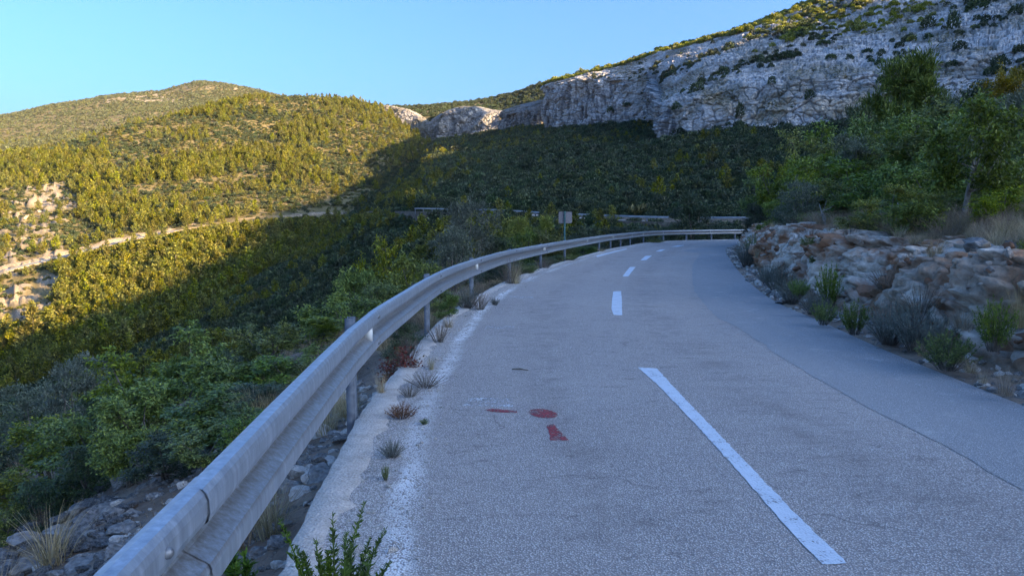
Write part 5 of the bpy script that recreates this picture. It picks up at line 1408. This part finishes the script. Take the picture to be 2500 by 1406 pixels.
for i in range(130):
    px, py = _r.uniform(-60, 360), _r.uniform(1190, 1420); 
    if px > 330 + (py - 1190) * 0.05 or px < 210 - (py - 1190) * 2.2: continue
    Y = 5.0 + (1400 - py) * 0.011 + _r.normal(0, .15)
    stone(px, py, Y, _r.gamma(3, 11) + 14, "jagged dark grey stone wedged in the rock pile below the guardrail", KARST, "stones of the rock pile", 0.8, 0.03)
gb = "boulders on the bank top"
for px, py, Y, w, lab in [(1982, 560, 20, 34, "round grey boulder at the top of the bank under the silver shrub"), (1965, 577, 19.5, 26, "second boulder below the round one on the bank"), (2410, 610, 9.4, 130, "dark weathered boulder in the grass at the bank top"), (2480, 600, 9.3, 60, "smaller dark boulder beside the weathered one"), (2350, 735, 8.2, 110, "blue-grey rock jutting from the bank face"), (2440, 740, 7.8, 110, "dark overhanging rock at the end of the bank"), (2168, 650, 12.0, 60, "bright white slab lying on the bank top")]:
    stone(px, py, Y, w, lab, PALES if 'white' in lab else STONES, gb, 0.6, 0.0, False)
gv = "loose pale stones along the right road edge"
_r = np.random.default_rng(44)
for i in range(70):
    y = 5.6 + 24 * _r.uniform() ** 1.3; jx = int(np.argmin(np.abs(RIGHT[:, 1] - y))); d = _r.uniform(0.10, 0.65)
    p = RIGHT[jx] + np.array([d, -0.1 * d]); s = _r.gamma(3, 0.022) + 0.02
    o = link("stone", PALES[_r.integers(4)], label="loose pale stone lying along the foot of the rock-cut bank", category="rock", group=gv)
    o.location = (p[0], p[1], 0.03 + s * 0.2); o.scale = (s, s, s * 0.8); o.rotation_euler = (_r.normal(0, .3), _r.normal(0, .3), _r.uniform(0, 6.28))
# the broken face of the bank: angular blocks bedded in red soil
def rubble_mat():
    k = NT("broken_limestone"); co = k.coord(); f = k.noise(co, 2.2, 6, 0.7); r = k.n('ShaderNodeObjectInfo').outputs['Random']
    base = k.ramp(r, [(0.0, (0.24, 0.125, 0.075)), (0.22, (0.34, 0.20, 0.13)), (0.26, (0.42, 0.345, 0.265)), (0.5, (0.56, 0.49, 0.41)), (0.8, (0.72, 0.65, 0.57)), (1.0, (0.34, 0.32, 0.30))])
    col = k.mix(k.ramp(f, [(0.5, 0.0), (0.68, 0.8)]), base, (0.27, 0.15, 0.09)); col = k.mix(k.ramp(k.noise(co, 7, 4), [(0.3, 0.5), (0.5, 0.0)]), col, (0.20, 0.18, 0.16))
    return k.done(k.principled(col, 0.95, k.bump(k.noise(co, 5, 6, 0.75), 0.9, 0.08), spec=0.1))
M_RUB = rubble_mat()
def angular(seed, squash):
    import bmesh
    r = np.random.default_rng(seed); bm = bmesh.new(); V = rand_dirs(16, r) * r.uniform(.36, .55, (16, 1)) * np.array([1.15, .95, squash])
    for v in V: bm.verts.new(v)
    bmesh.ops.convex_hull(bm, input=bm.verts[:]); bmesh.ops.delete(bm, geom=[v for v in bm.verts if not v.link_faces], context='VERTS'); bmesh.ops.dissolve_limit(bm, angle_limit=math.radians(14), verts=bm.verts[:], edges=bm.edges[:])
    bmesh.ops.bevel(bm, geom=bm.edges[:], offset=0.018, segments=1, affect='EDGES'); bmesh.ops.recalc_face_normals(bm, faces=bm.faces[:])
    me = bpy.data.meshes.new("broken_stone"); bm.to_mesh(me); bm.free(); me.materials.append(M_RUB); return me
ANG = [angular(800 + i, 0.55 + 0.09 * (i % 4)) for i in range(8)]
proto_collection("rubble_sources", ANG)
_r = np.random.default_rng(61); _nb = BANK.shape
_off_rows = np.arange(26, 72)
_ri = _r.choice(_off_rows, 3600); _ci = _r.integers(20, _nb[1] - 20, 3600)
_bp = BANK[_ri, _ci]; _cl = smooth01(fbm(_bp * np.array([.8, .8, 1.2]), 3, 91), -0.55, 0.25) > _r.uniform(size=3600)
_bs = (_r.gamma(2.0, 0.040, 3600) + 0.04); _bs = np.where(_r.uniform(size=3600) < 0.04, _bs * 2.0 + 0.10, _bs)
scatter_object("rock_rubble", _bp[_cl] + _r.normal(0, .03, (int(_cl.sum()), 3)), _bs[_cl], "rubble_sources", 8, 15, tilt=0.7)
# gravel and rubble: uncounted small stones
_g = []
for i in range(5200):
    if i % 2 and i < 3000:
        j = _r.integers(40, len(RIGHT) - 200); d = _r.gamma(2, 0.22); p = RIGHT[j] + np.array([d, 0]); z = float(np.interp(d, [0, .4, .7, .9], [0, .04, .07, .2]))
    else:
        j = _r.integers(40, len(LEFT) - 120) if i < 3000 else int(np.argmin(np.abs(LEFT[:, 1] - _r.uniform(1.5, 8)))); tt = LEFT[min(j + 1, len(LEFT) - 1)] - LEFT[j - 1]; tt /= np.linalg.norm(tt); d = 0.10 + _r.gamma(2, 0.6); p = LEFT[j] + np.array([-tt[1], tt[0]]) * d; z = None
    _g.append((p[0], p[1], z if z is not None else np.nan))
_g = np.array(_g); _nz = np.isnan(_g[:, 2]); _g[_nz, 2] = near_z(_g[_nz, 0], _g[_nz, 1])
proto_collection("stone_sources", STONES[:3] + PALES[:2])
scatter_object("gravel", _g, _r.gamma(2.2, 0.028, len(_g)) + 0.015, "stone_sources", 5, 12, tilt=0.4)
# crumbled pale grit where the asphalt meets the kerb
_k1, _q = resample(LEFT, 3000); _tt = np.gradient(_k1, axis=0); _tt /= np.linalg.norm(_tt, axis=1)[:, None]
_j = _r.integers(0, 2300, 9000); _d = 0.18 + np.abs(_r.normal(0, 0.22, 9000))
_kp = _k1[_j] - np.stack([-_tt[_j, 1], _tt[_j, 0]], 1) * _d[:, None]
proto_collection("grit_sources", PALES[:3])
scatter_object("grit_gravel", np.concatenate([_kp, np.full((9000, 1), 0.001)], 1), _r.gamma(3, 0.0045, 9000) + 0.004, "grit_sources", 3, 13, tilt=0.5)

# ------------------------------------------------------------------ low plants
def blades(rng, n, h, spread, w, curve=0.5, lean=0.3, segs=3):
    az = rng.uniform(0, 2 * np.pi, n); r0 = spread * 0.35 * np.sqrt(rng.uniform(0, 1, n)); hh = h * rng.uniform(0.45, 1.1, n)
    o = np.stack([np.cos(az) * r0, np.sin(az) * r0, np.zeros(n)], 1); d = np.stack([np.cos(az), np.sin(az), np.zeros(n)], 1) + 0.5 * rng.normal(size=(n, 3)) * np.array([1, 1, 0])
    side = np.stack([-np.sin(az), np.cos(az), np.zeros(n)], 1) + 0.3 * rng.normal(size=(n, 3)); side /= np.linalg.norm(side, axis=1)[:, None]
    out = spread * rng.uniform(0.3, 1.0, n); V = []; 
    for k in range(segs + 1):
        t = k / segs; c = o + d * (out * (lean * t + curve * t * t))[:, None] + np.array([0, 0, 1.0]) * (hh * (t - 0.25 * curve * t * t))[:, None]
        ww = w * (1 - 0.85 * t); V += [c - side * ww / 2, c + side * ww / 2]
    V = np.stack(V, 1); m = V.shape[1]; base = np.arange(n)[:, None] * m
    F = np.concatenate([base + np.array([[2 * k, 2 * k + 1, 2 * k + 3, 2 * k + 2]]) for k in range(segs)], 0)
    return V.reshape(-1, 3), F
def tuft_mesh(seed, n, h, spread, w, mat, **kw):
    return mesh_data("tuft", *blades(np.random.default_rng(seed), n, h, spread, w, **kw), mat)
def leafy_stems(seed, nst, h, spread, lpn, L, Wd, mat_leaf, up=0.8):
    rng = np.random.default_rng(seed); C, A, N = [], [], []; wd = MB()
    for i in range(nst):
        a = rng.uniform(0, 6.28); r = spread * math.sqrt(rng.uniform()); hh = h * rng.uniform(0.55, 1.05) * (1 - 0.35 * (r / spread) ** 2)
        b = np.array([math.cos(a) * r * 0.25, math.sin(a) * r * 0.25, -0.03]); tp = np.array([math.cos(a) * r, math.sin(a) * r, hh]); md = (b + tp) / 2 + np.array([0, 0, hh * 0.08]) + rng.normal(0, .02 * h, 3)
        wd.tube([b, md, tp], [0.007 * h, 0.005 * h, 0.002 * h], 4, False)
        t = rng.uniform(0.25, 1.0, lpn)[:, None]; p = (1 - t) ** 2 * b + 2 * t * (1 - t) * md + t ** 2 * tp
        C.append(p); A.append((tp - b) / h * up + 0.75 * rand_dirs(lpn, rng)); N.append(rand_dirs(lpn, rng) + np.array([0, 0, .6]))
    C = np.vstack(C); V, F = leaves(C, np.vstack(A), np.vstack(N), L * rng.uniform(.7, 1.2, len(C)), Wd * rng.uniform(.8, 1.2, len(C)), .15)
    return mesh_data("foliage", V, F, mat_leaf), wd.data("stems", M_BARK, True)
LAV = [leafy_stems(600 + i, 120, 0.5, 0.40, 34, 0.030, 0.007, M_LAV, 1.0) for i in range(3)]
HERB = [leafy_stems(610 + i, 60, 0.5, 0.34, 50, 0.040, 0.011, M_GREEN, 0.9) for i in range(3)]
TWG = [leafy_stems(620 + i, 70, 0.5, 0.38, 30, 0.016, 0.006, M_TWIG, 1.0) for i in range(3)]
RUST = [leafy_stems(630 + i, 70, 0.16, 0.24, 30, 0.024, 0.005, M_RUST, 0.8) for i in range(2)]
STRAW = [tuft_mesh(640 + i, 130, 0.42, 0.30, 0.006, M_STRAW) for i in range(3)]
TALLS = [tuft_mesh(650 + i, 170, 0.75, 0.42, 0.006, M_STRAW, curve=0.7) for i in range(2)]
def low_plant(name, src, px, py, wpx, hpx, label, cat, group=None, z=None, Y=None, at_point=None):
    """base of the plant at pixel (px, py); on the road plane unless z or Y is given"""
    if at_point is not None: P = at_point
    elif Y is not None: P = at(px, py, Y)
    else: P = on_plane(px, py, 0.0 if z is None else z)
    i = len(PLACED); PLACED.append((px, py, P[1], 0, 0)); w = wpx / FPX * P[1]; h = hpx / FPX * P[1]
    if isinstance(src[0], tuple):
        f, s = src[i % len(src)]; root = link(name, None); link("foliage", f, root); link("stems", s, root); base = f
    else: base = src[i % len(src)]; root = link(name, base)
    co = np.empty(len(base.vertices) * 3, np.float32); base.vertices.foreach_get("co", co); co = co.reshape(-1, 3)
    wm = np.percentile(np.hypot(co[:, 0], co[:, 1]), 95) * 2; hm = np.percentile(co[:, 2], 98)
    root.location = P; root.scale = (w / wm, w / wm, h / hm); root.rotation_euler = (0, 0, i * 1.7 % 6.28)
    root['label'] = label; root['category'] = cat
    if group: root['group'] = group
gq = "low plants along the foot of the bank"
for px, py, w, h, z, lab in [(1822, 650, 60, 55, .05, "grey low shrub at the far foot of the bank"), (1900, 712, 80, 60, .05, "silver low shrub spilling onto the road edge"), (1935, 738, 80, 60, .05, "silver low shrub next to the spilling one"), (1985, 765, 70, 50, .06, "small silver plant before the spiky green one"), (2170, 835, 110, 90, .06, "big silver shrub before the rocky face"), (2235, 850, 120, 100, .08, "broad silver-grey shrub beside the green low shrub"), (1870, 690, 50, 40, .05, "thin silver plant far along the bank"), (2290, 850, 80, 70, .2, "silver plant behind the green low shrub")]:
    low_plant("silver_plant", LAV, px, py, w, h, lab, "plant", gq, z)
for px, py, w, h, z, lab in [(2022, 745, 60, 90, .1, "spiky green plant before the bank's reddest part"), (2085, 812, 70, 70, .06, "small green plant before the white rock"), (2310, 898, 130, 80, .06, "green low shrub leaning onto the road edge"), (2425, 850, 90, 110, .3, "tall green plant against the dark overhanging rock"), (1838, 630, 40, 50, .1, "small dark plant at the far foot of the bank"), (2010, 790, 60, 50, .05, "green sprig by the pale stones"), (1950, 725, 50, 40, .2, "small green plant on the bank face above the silver ones")]:
    low_plant("green_plant", HERB, px, py, w, h, lab, "plant", gq, z)
for px, py, w, h, z, lab in [(2455, 965, 130, 85, .05, "pale dry grass tuft on the road edge at the picture's edge"), (2490, 800, 110, 130, .5, "tall dry grass hanging over the dark rock"), (2250, 870, 60, 40, .05, "short dry grass between silver plants"), (2370, 910, 90, 50, .06, "dry grass tuft behind the green low shrub"), (2400, 935, 60, 40, .05, "thin dry grass by the road edge")]:
    low_plant("grass_tuft", TALLS if h > 70 else STRAW, px, py, w, h, lab, "grass tuft", gq, z)
_r = np.random.default_rng(88)
for i in range(46):
    row = int(_r.choice([30, 40, 55, 64, 70, 76, 80])); col_ = int(_r.integers(250, BANK.shape[1] - 60)); P = BANK[row, col_] - np.array([0, 0, .03]); px_, py_, d_ = project(P)
    if not (d_ > 4 and 1780 < px_ < 2560): continue
    kind = i % 4; w_, h_ = _r.uniform(.30, .6), _r.uniform(.2, .42)
    nm, src, lab = [("grass_tuft", STRAW, "straw-coloured grass tuft rooted among the bank's rocks"), ("dry_weed", TWG, "brown twiggy weed rooted among the bank's rocks"), ("green_plant", HERB, "small green plant rooted among the bank's rocks"), ("grass_tuft", TALLS, "tall straw grass at the top lip of the bank")][kind]
    if kind == 3: P = BANK[78, col_]
    low_plant(nm, src, px_, py_, w_ * FPX / P[1], h_ * FPX / P[1], lab, "plant", "plants on the bank face: " + nm, at_point=P)
gk = "weeds growing along the kerb"
for src, nm, px, py, w, h, lab in [(LAV, "silver_plant", 1140, 752, 75, 50, "silvery rounded weed on the kerb by the third post"), (TWG, "dry_weed", 1172, 756, 55, 42, "brown twiggy weed beside the silvery one"), (STRAW, "dry_weed", 1258, 692, 80, 62, "pale feathery dry weed on the kerb"), (TWG, "dry_weed", 1245, 692, 60, 55, "brown stalks inside the feathery weed"),
   (STRAW, "dry_weed", 1095, 800, 60, 34, "straw-coloured weed on the kerb before the silvery one"), (TWG, "dry_weed", 1072, 835, 60, 50, "bare twiggy weed at the kerb above the grass tuft"), (STRAW, "grass_tuft", 1053, 902, 34, 42, "short upright grass tuft on the kerb"), (TWG, "dry_weed", 1040, 945, 110, 34, "brown matted dry weed on the road edge"), (TWG, "dry_weed", 1000, 968, 60, 30, "small brown mat touching the larger matted weed"),
   (RUST, "dead_weed", 982, 1018, 76, 30, "rust-red dead weed lying on the kerb"), (HERB, "green_plant", 1036, 1036, 24, 14, "tiny green sprig on the asphalt near the rusty weed"), (LAV, "silver_plant", 955, 1115, 66, 38, "small silver plant on the road edge"), (HERB, "green_plant", 942, 1172, 20, 36, "single thin green sprig on the road edge"), (LAV, "silver_plant", 1208, 745, 24, 18, "tiny plant on the white grit"),
   (STRAW, "grass_tuft", 930, 960, 70, 60, "pale grass tuft hanging behind the kerb"), (TWG, "dry_weed", 1000, 880, 60, 60, "branched dry stalks behind the kerb under the beam"), (HERB, "green_plant", 1290, 668, 50, 20, "low green weed on the kerb near the feathery one"), (TWG, "dry_weed", 1330, 655, 50, 26, "dry weed on the kerb at the fifth post"), (HERB, "green_plant", 1395, 636, 40, 14, "flat green weed on the far kerb"), (STRAW, "dry_weed", 1470, 614, 40, 10, "flat straw weed on the far kerb"), (HERB, "green_plant", 1600, 593, 40, 8, "thin green weed line on the farthest kerb")]:
    low_plant(nm, src, px, py, w, h, lab, "weed", gk)
# dry grass on the bank top and below the guardrail
proto_collection("grass_sources", STRAW + [f for f, s in TWG[:1]])
_gp = []
for i in range(4600):
    if i % 5 < 3:
        Y = 6 + 22 * _r.uniform() ** 1.4; j = int(np.argmin(np.abs(RIGHT[:, 1] - Y))); d = 2.0 + _r.gamma(2.0, 1.1); p = RIGHT[j] + np.array([d, 0.0])
    else:
        j = _r.integers(60, len(LEFT) - 150); tt = LEFT[j + 1] - LEFT[j - 1]; tt /= np.linalg.norm(tt); d = 0.3 + _r.gamma(2.0, 0.9); p = LEFT[j] + np.array([-tt[1], tt[0]]) * d
    _gp.append(p)
_gp = np.array(_gp); _z = near_z(_gp[:, 0], _gp[:, 1])
_right = _gp[:, 0] > 2.0
def bank_top_z(P):
    """height of the bank sheet where it covers the ground"""
    b = BANK[58:, ::5].reshape(-1, 3); out = np.full(len(P), -9.0)
    for i, p in enumerate(P):
        d = (b[:, 0] - p[0]) ** 2 + (b[:, 1] - p[1]) ** 2; k_ = d.argmin()
        if d[k_] < 0.05: out[i] = b[k_, 2]
    return out
_z = np.maximum(_z, np.where(_right, bank_top_z(_gp), -9))
_pile = (~_right) & (_gp[:, 1] < 7.5) & (_gp[:, 0] < -1.9)
_keep = (~_pile | (_r.uniform(size=len(_gp)) < 0.25)) & (smooth01(fbm(np.stack([_gp[:, 0], _gp[:, 1], _z], 1) * 0.8, 3, 71), -0.5, 0.2) > _r.uniform(0, 1, len(_gp)))
scatter_object("dry_grass", np.concatenate([_gp, _z[:, None]], 1)[_keep], (_r.gamma(9, 0.09, len(_gp)) + 0.3)[_keep] * np.where(_right[_keep], 0.62, 0.75), "grass_sources", 4, 14, tilt=0.15)

# tall fresh herb in front, between kerb and edge line
def fresh_herb():
    rng = np.random.default_rng(77)
    b0 = np.array([-0.66, 2.42, 0.0]); root = link("fresh_herb", None, label="fresh green herb with spiky leafy stems at the road edge in front", category="plant"); root.location = b0
    tips = [(682, 1268, 2.40), (812, 1250, 2.45), (890, 1228, 2.5), (770, 1318, 2.36), (845, 1300, 2.3), (942, 1292, 2.4), (860, 1330, 2.42), (740, 1345, 2.42), (905, 1315, 2.5), (800, 1345, 2.3), (955, 1372, 2.35), (720, 1330, 2.5)]
    for x, y, Y in tips:
        tip = at(x, y, Y) - b0; base = np.array([tip[0] * 0.35 + rng.normal(0, .02), rng.normal(0, .03), -0.02]); md = base * 0.45 + tip * 0.55 + np.array([-(tip[0] - base[0]) * .12, 0, .03])
        wd = MB(); wd.tube([base, md, tip], [.0045, .0035, .0012], 5); n = 150
        t = np.sort(rng.uniform(0.30, 1.0, n))[:, None]; p = (1 - t) ** 2 * base + 2 * t * (1 - t) * md + t ** 2 * tip
        sp = (0.6 + 0.4 * rng.uniform(size=(n, 1))); A = rand_dirs(n, rng) * 0.75 + np.array([0, 0, 0.75]); ln = (0.052 * (1.08 - t) ** 0.8 + 0.010) * sp
        off = rand_dirs(n, rng) * np.array([1, 1, .3]) * (0.022 * (1.05 - t)) 
        V, F = leaves(p + off * 0.5, A, rand_dirs(n, rng), ln[:, 0], (ln * 0.26)[:, 0], .2)
        st = link("stem", wd.data("stem", M_HERB, True), root); link("leaf_spray", mesh_data("leaf_spray", V, F, M_HERB), st)
    for x, y, Y, s in [(570, 1375, 2.55, .16), (600, 1395, 2.5, .13)]:
        pass
fresh_herb()
low_plant("green_plant", [leafy_stems(660, 14, 0.3, 0.12, 40, 0.055, 0.014, M_HERB, 1.0)], 580, 1460, 100, 110, "small green herb under the guardrail beam at the bottom of the picture", "plant", None, -0.3)
# twig lying on the road, small leaf
wd = MB(); a = on_plane(1250, 902, .004); b = on_plane(1290, 905, .004); wd.tube([a + [0, 0, .006], (a + b) / 2 + [0, .02, .010], b + [0, 0, .006]], [.006, .008, .003], 5)
link("twig", wd.data("twig", M_BARK, True), label="short dark twig lying on the asphalt beyond the red marks", category="twig")

# ------------------------------------------------------------------ the far road round the valley
def far_road():
    """follows the benches cut in the two hillsides"""
    k = NT("far_asphalt"); co = k.coord(); n = k.noise(co, 0.8, 4)
    m = k.done(k.principled(k.ramp(n, [(0.3, (0.30, 0.27, 0.24)), (0.7, (0.42, 0.38, 0.34))]), 0.9, spec=0.2))
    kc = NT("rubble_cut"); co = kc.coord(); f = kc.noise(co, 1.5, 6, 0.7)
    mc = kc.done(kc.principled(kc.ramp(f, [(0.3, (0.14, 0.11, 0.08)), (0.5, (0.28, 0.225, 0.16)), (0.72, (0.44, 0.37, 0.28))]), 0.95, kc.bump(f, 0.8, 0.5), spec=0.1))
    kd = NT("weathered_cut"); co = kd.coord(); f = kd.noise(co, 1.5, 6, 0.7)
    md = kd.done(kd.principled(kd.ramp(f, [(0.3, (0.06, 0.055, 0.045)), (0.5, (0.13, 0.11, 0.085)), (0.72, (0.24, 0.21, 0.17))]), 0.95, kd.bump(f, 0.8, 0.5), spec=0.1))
    # centre-line measured in the photograph: pixel, row, distance
    A = [(-300, 735, 195), (-120, 696, 212), (0, 667, 224), (30, 656, 227), (60, 649, 230), (100, 640, 234), (150, 629, 240), (300, 590, 257), (430, 564, 274), (550, 542, 290), (620, 533, 295), (700, 528, 299), (800, 522.5, 301), (850, 520.5, 300)]
    B = [(850, 520.5, 300), (900, 518.5, 285), (930, 518, 212), (1000, 518.5, 173), (1060, 520, 146), (1150, 523, 131), (1250, 526, 118), (1430, 538, 101), (1600, 546, 93), (1700, 548, 90), (1800, 549, 88), (1900, 549, 87)]
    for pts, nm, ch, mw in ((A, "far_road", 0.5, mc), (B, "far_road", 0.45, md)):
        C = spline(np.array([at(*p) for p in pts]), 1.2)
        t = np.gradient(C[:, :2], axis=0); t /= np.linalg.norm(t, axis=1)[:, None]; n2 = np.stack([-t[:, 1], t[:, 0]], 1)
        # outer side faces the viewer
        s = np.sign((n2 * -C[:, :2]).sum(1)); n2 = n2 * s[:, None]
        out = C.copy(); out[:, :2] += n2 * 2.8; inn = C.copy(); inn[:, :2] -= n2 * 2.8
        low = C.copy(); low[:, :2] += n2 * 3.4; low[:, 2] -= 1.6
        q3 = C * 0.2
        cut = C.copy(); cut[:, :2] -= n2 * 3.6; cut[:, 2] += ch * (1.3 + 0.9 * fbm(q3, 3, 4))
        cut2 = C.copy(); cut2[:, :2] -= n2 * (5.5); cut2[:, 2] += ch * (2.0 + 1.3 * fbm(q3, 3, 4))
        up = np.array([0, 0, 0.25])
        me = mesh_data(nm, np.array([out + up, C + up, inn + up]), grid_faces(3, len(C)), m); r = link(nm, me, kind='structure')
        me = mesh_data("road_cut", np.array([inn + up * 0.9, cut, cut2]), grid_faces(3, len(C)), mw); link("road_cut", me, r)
        me = mesh_data("road_wall", np.array([low, out + up * 1.2]), grid_faces(2, len(C)), mw); link("road_wall", me, r)
    return A, B
FA, FB = far_road()

M_FARZINC = plain_noise_mat("weathered_far_zinc", (0.26, 0.29, 0.33), (0.40, 0.44, 0.49), 1.5, 0.6, 0.0, 0.01, 0.2)
def far_rail(pts, label, lift=0.45, mat=None):
    C = spline(np.array([at(*p) for p in pts]), 1.0); t = np.gradient(C[:, :2], axis=0); t /= np.linalg.norm(t, axis=1)[:, None]; n2 = np.stack([-t[:, 1], t[:, 0]], 1)
    s = np.sign((n2 * -C[:, :2]).sum(1)); n2 = n2 * s[:, None]
    P = C.copy(); P[:, :2] += n2 * 2.6
    root = link("guard_rail", None, label=label, category="guardrail", group="guardrails of the far road")
    prof = [(0, .74), (.05, .69), (.0, .63), (.05, .57), (0, .50), (-.05, .50), (-.05, .74)]
    V = np.array([np.concatenate([P[:, :2] + n2 * o, (P[:, 2] + z + lift - 0.2)[:, None]], 1) for o, z in prof])
    a = np.arange(len(prof) * len(P)).reshape(len(prof), len(P)); b = np.roll(a, -1, axis=0); Q = np.stack([a[:, :-1], a[:, 1:], b[:, 1:], b[:, :-1]], -1).reshape(-1, 4)
    link("beam", mesh_data("beam", V, [Q], mat or M_FARZINC, attrs={'trough': np.zeros(V.shape[:2])}), root)
    src = None
    for i in range(0, len(P), 4):
        p = P[i]
        if src is None:
            mb = MB(); mb.box((-.06, -.06, -1.2), (.06, .06, .75)); src = mb.data("post", M_ZINCP)
        o = link("post", src, root); o.location = (p[0] - n2[i, 0] * .12, p[1] - n2[i, 1] * .12, p[2] + lift - 0.2)
far_rail([(1040, 519.5, 149), (1100, 521, 139), (1180, 524, 127), (1250, 526, 118), (1350, 533, 108)], "distant pale guardrail across the valley left of the road sign")
far_rail([(1370, 534, 107), (1430, 538, 101), (1510, 542, 97), (1600, 546, 93), (1640, 547, 92)], "distant pale guardrail across the valley right of the road sign")
far_rail([(1725, 548.5, 90), (1800, 549, 88), (1850, 549, 87.5)], "short distant guardrail piece beside the rock-cut bank")
far_rail([(-60, 683, 218), (0, 667, 224), (60, 649, 230), (150, 629, 240), (300, 590, 257), (400, 569, 270)], "distant guardrail on the sunlit hill road", 0.3, M_ZINCP)

# dark bushes rooted in the cliffs
def on_cliff(K, px, py):
    d = (K['PX'] - px) ** 2 + (K['PY'] - py) ** 2; return K['P'][np.unravel_index(np.argmin(d), d.shape)]
CLB = [far_bush(700 + i, M_DARK, "cliff_bush", 0.55 + 0.12 * i, 420) for i in range(3)]
_r = np.random.default_rng(55)
for px, py, w, h, lab in [(1702, 212, 46, 34, "dark bush in the middle of the cliff, widest of those on the ledges"), (1765, 172, 32, 30, "dark bush on the ledge above the broad cliff bush"), (1805, 268, 26, 48, "tall dark bush hanging in the pale overhang"), (1806, 300, 34, 44, "dark bush at the foot of the pale overhang"), (1848, 142, 36, 26, "dark bush left of the long ledge"), (1885, 195, 24, 26, "small dark bush on the big face"), (1975, 230, 30, 34, "dark bush above the stained face"),
   (1922, 132, 50, 34, "flat bush on the long ledge"), (2010, 102, 40, 26, "bush high on the rock terraces"), (2030, 135, 28, 26, "bush under the high terraces"), (2150, 190, 26, 34, "narrow bush left of the rounded pine"), (2262, 55, 44, 40, "bush on the upper terraces above the pine"), (2325, 48, 36, 60, "tall bush on the upper terraces"), (2380, 12, 60, 40, "big dark bush at the top of the cliff"), (2440, 145, 50, 40, "dark bush low on the terraces near the golden tree"), (2325, 155, 40, 26, "dark bush right of the rounded pine"),
   (2480, 20, 40, 40, "bush in the top corner of the cliff"), (2490, 110, 36, 44, "bush at the picture's edge on the cliff"), (2340, 110, 40, 30, "bush on the terraces between pine and corner"), (1640, 165, 26, 20, "small bush near the crest of the cliff"), (1595, 215, 40, 24, "bush on the slanting ledge of the far cliff"), (1590, 240, 26, 22, "bush below the slanting ledge"), (1530, 250, 24, 22, "small bush on the far cliff face"), (1650, 258, 30, 26, "bush at the notch between the two cliffs"), (1490, 265, 22, 26, "bush low on the far cliff"), (1840, 88, 34, 24, "bush on the slope above the terraces"), (1780, 110, 30, 22, "bush near the skyline above the cliff"), (2115, 120, 30, 24, "bush in the middle of the rock terraces"), (2210, 95, 30, 26, "bush straight above the rounded pine"), (1960, 60, 40, 26, "bush on the grassy crest slope")]:
    P = on_cliff(K4, px, py + h * 0.4); o = link("cliff_bush", CLB[_r.integers(3)], label=lab, category="bush", group="dark bushes on the cliffs")
    s = w / FPX * P[1] * 1.05; o.location = P; o.scale = (s, s, s * h / w * 1.1); o.rotation_euler = (0, 0, _r.uniform(0, 6.28))

# pale rocks on the sunlit hill
M_TAN = plain_noise_mat("beige_scree", (0.22, 0.18, 0.13), (0.42, 0.36, 0.27), 0.6, 0.95, 0.9, 0.3, spec=0.1)
TANS = [stone_mesh(540 + i, 0.5 + 0.06 * i, M_TAN, 4) for i in range(4)]
for px, py, w, lab in [(60, 540, 40, "pale rock outcrop high above the far road"), (95, 515, 30, "pale rock beside the highest outcrop"), (40, 585, 46, "broad pale rock in the outcrop above the road"), (80, 590, 30, "pale rock right of the broad one"), (20, 620, 34, "pale rock at the picture's edge above the far road"), (118, 745, 40, "pale rock below the far road"), (40, 740, 36, "pale rock left of the one below the road"), (14, 800, 40, "pale rock low on the sunlit slope"), (45, 830, 34, "pale rock just above the shade line"), (10, 860, 30, "pale rock at the shade line")]:
    d = (T1['PX'] - px) ** 2 + (T1['PY'] - py) ** 2; P = T1['P'][np.unravel_index(np.argmin(d), d.shape)]; s = w / FPX * P[1] * 0.6
    o = link("boulder", TANS[_r.integers(4)], label=lab, category="rock", group="pale rocks on the sunlit hill"); o.location = P; o.scale = (s, s, s * .8); o.rotation_euler = (_r.normal(0, .4), _r.normal(0, .4), _r.uniform(0, 6.28))
# little house on the far hill
def hut():
    d = (T1['PX'] - 158) ** 2 + (T1['PY'] - 372) ** 2; P = T1['P'][np.unravel_index(np.argmin(d), d.shape)].copy(); P[2] += 3.0; P = at(158, 352, P[1])
    root = link("stone_hut", None, label="tiny pale stone hut on the ridge of the sunlit hill", category="hut"); root.location = P - np.array([0, 0, 3.0]); w = 1.3
    mb = MB(); mb.box((-w, -1.2, -1.0), (w, 1.2, 3.2)); link("wall", mb.data("wall", M_PALESTONE), root)
    mb = MB(); mb.add([(-w - .1, -1.4, 3.2), (w + .1, -1.4, 3.2), (w + .1, 1.4, 3.2), (-w - .1, 1.4, 3.2), (0, -1.4, 4.2), (0, 1.4, 4.2)], [(0, 3, 5, 4), (1, 4, 5, 2), (0, 1, 2, 3)], [(0, 4, 1), (3, 2, 5)]); link("roof", mb.data("roof", M_PALESTONE), root)
hut()

# ------------------------------------------------------------------ thin evening haze in the valley
def haze():
    k = bpy.data.materials.new("thin_haze"); k.use_nodes = True; t = k.node_tree; t.nodes.clear()
    o = t.nodes.new('ShaderNodeOutputMaterial'); v = t.nodes.new('ShaderNodeVolumePrincipled')
    v.inputs['Color'].default_value = (0.70, 0.82, 1.0, 1); v.inputs['Density'].default_value = 0.00002; v.inputs['Anisotropy'].default_value = 0.0
    t.links.new(v.outputs[0], o.inputs['Volume'])
    mb = MB(); mb.box((-9100, -9100, -121), (9100, 9100, 420)); ob = link("haze", mb.data("haze", k), kind='stuff')
haze()
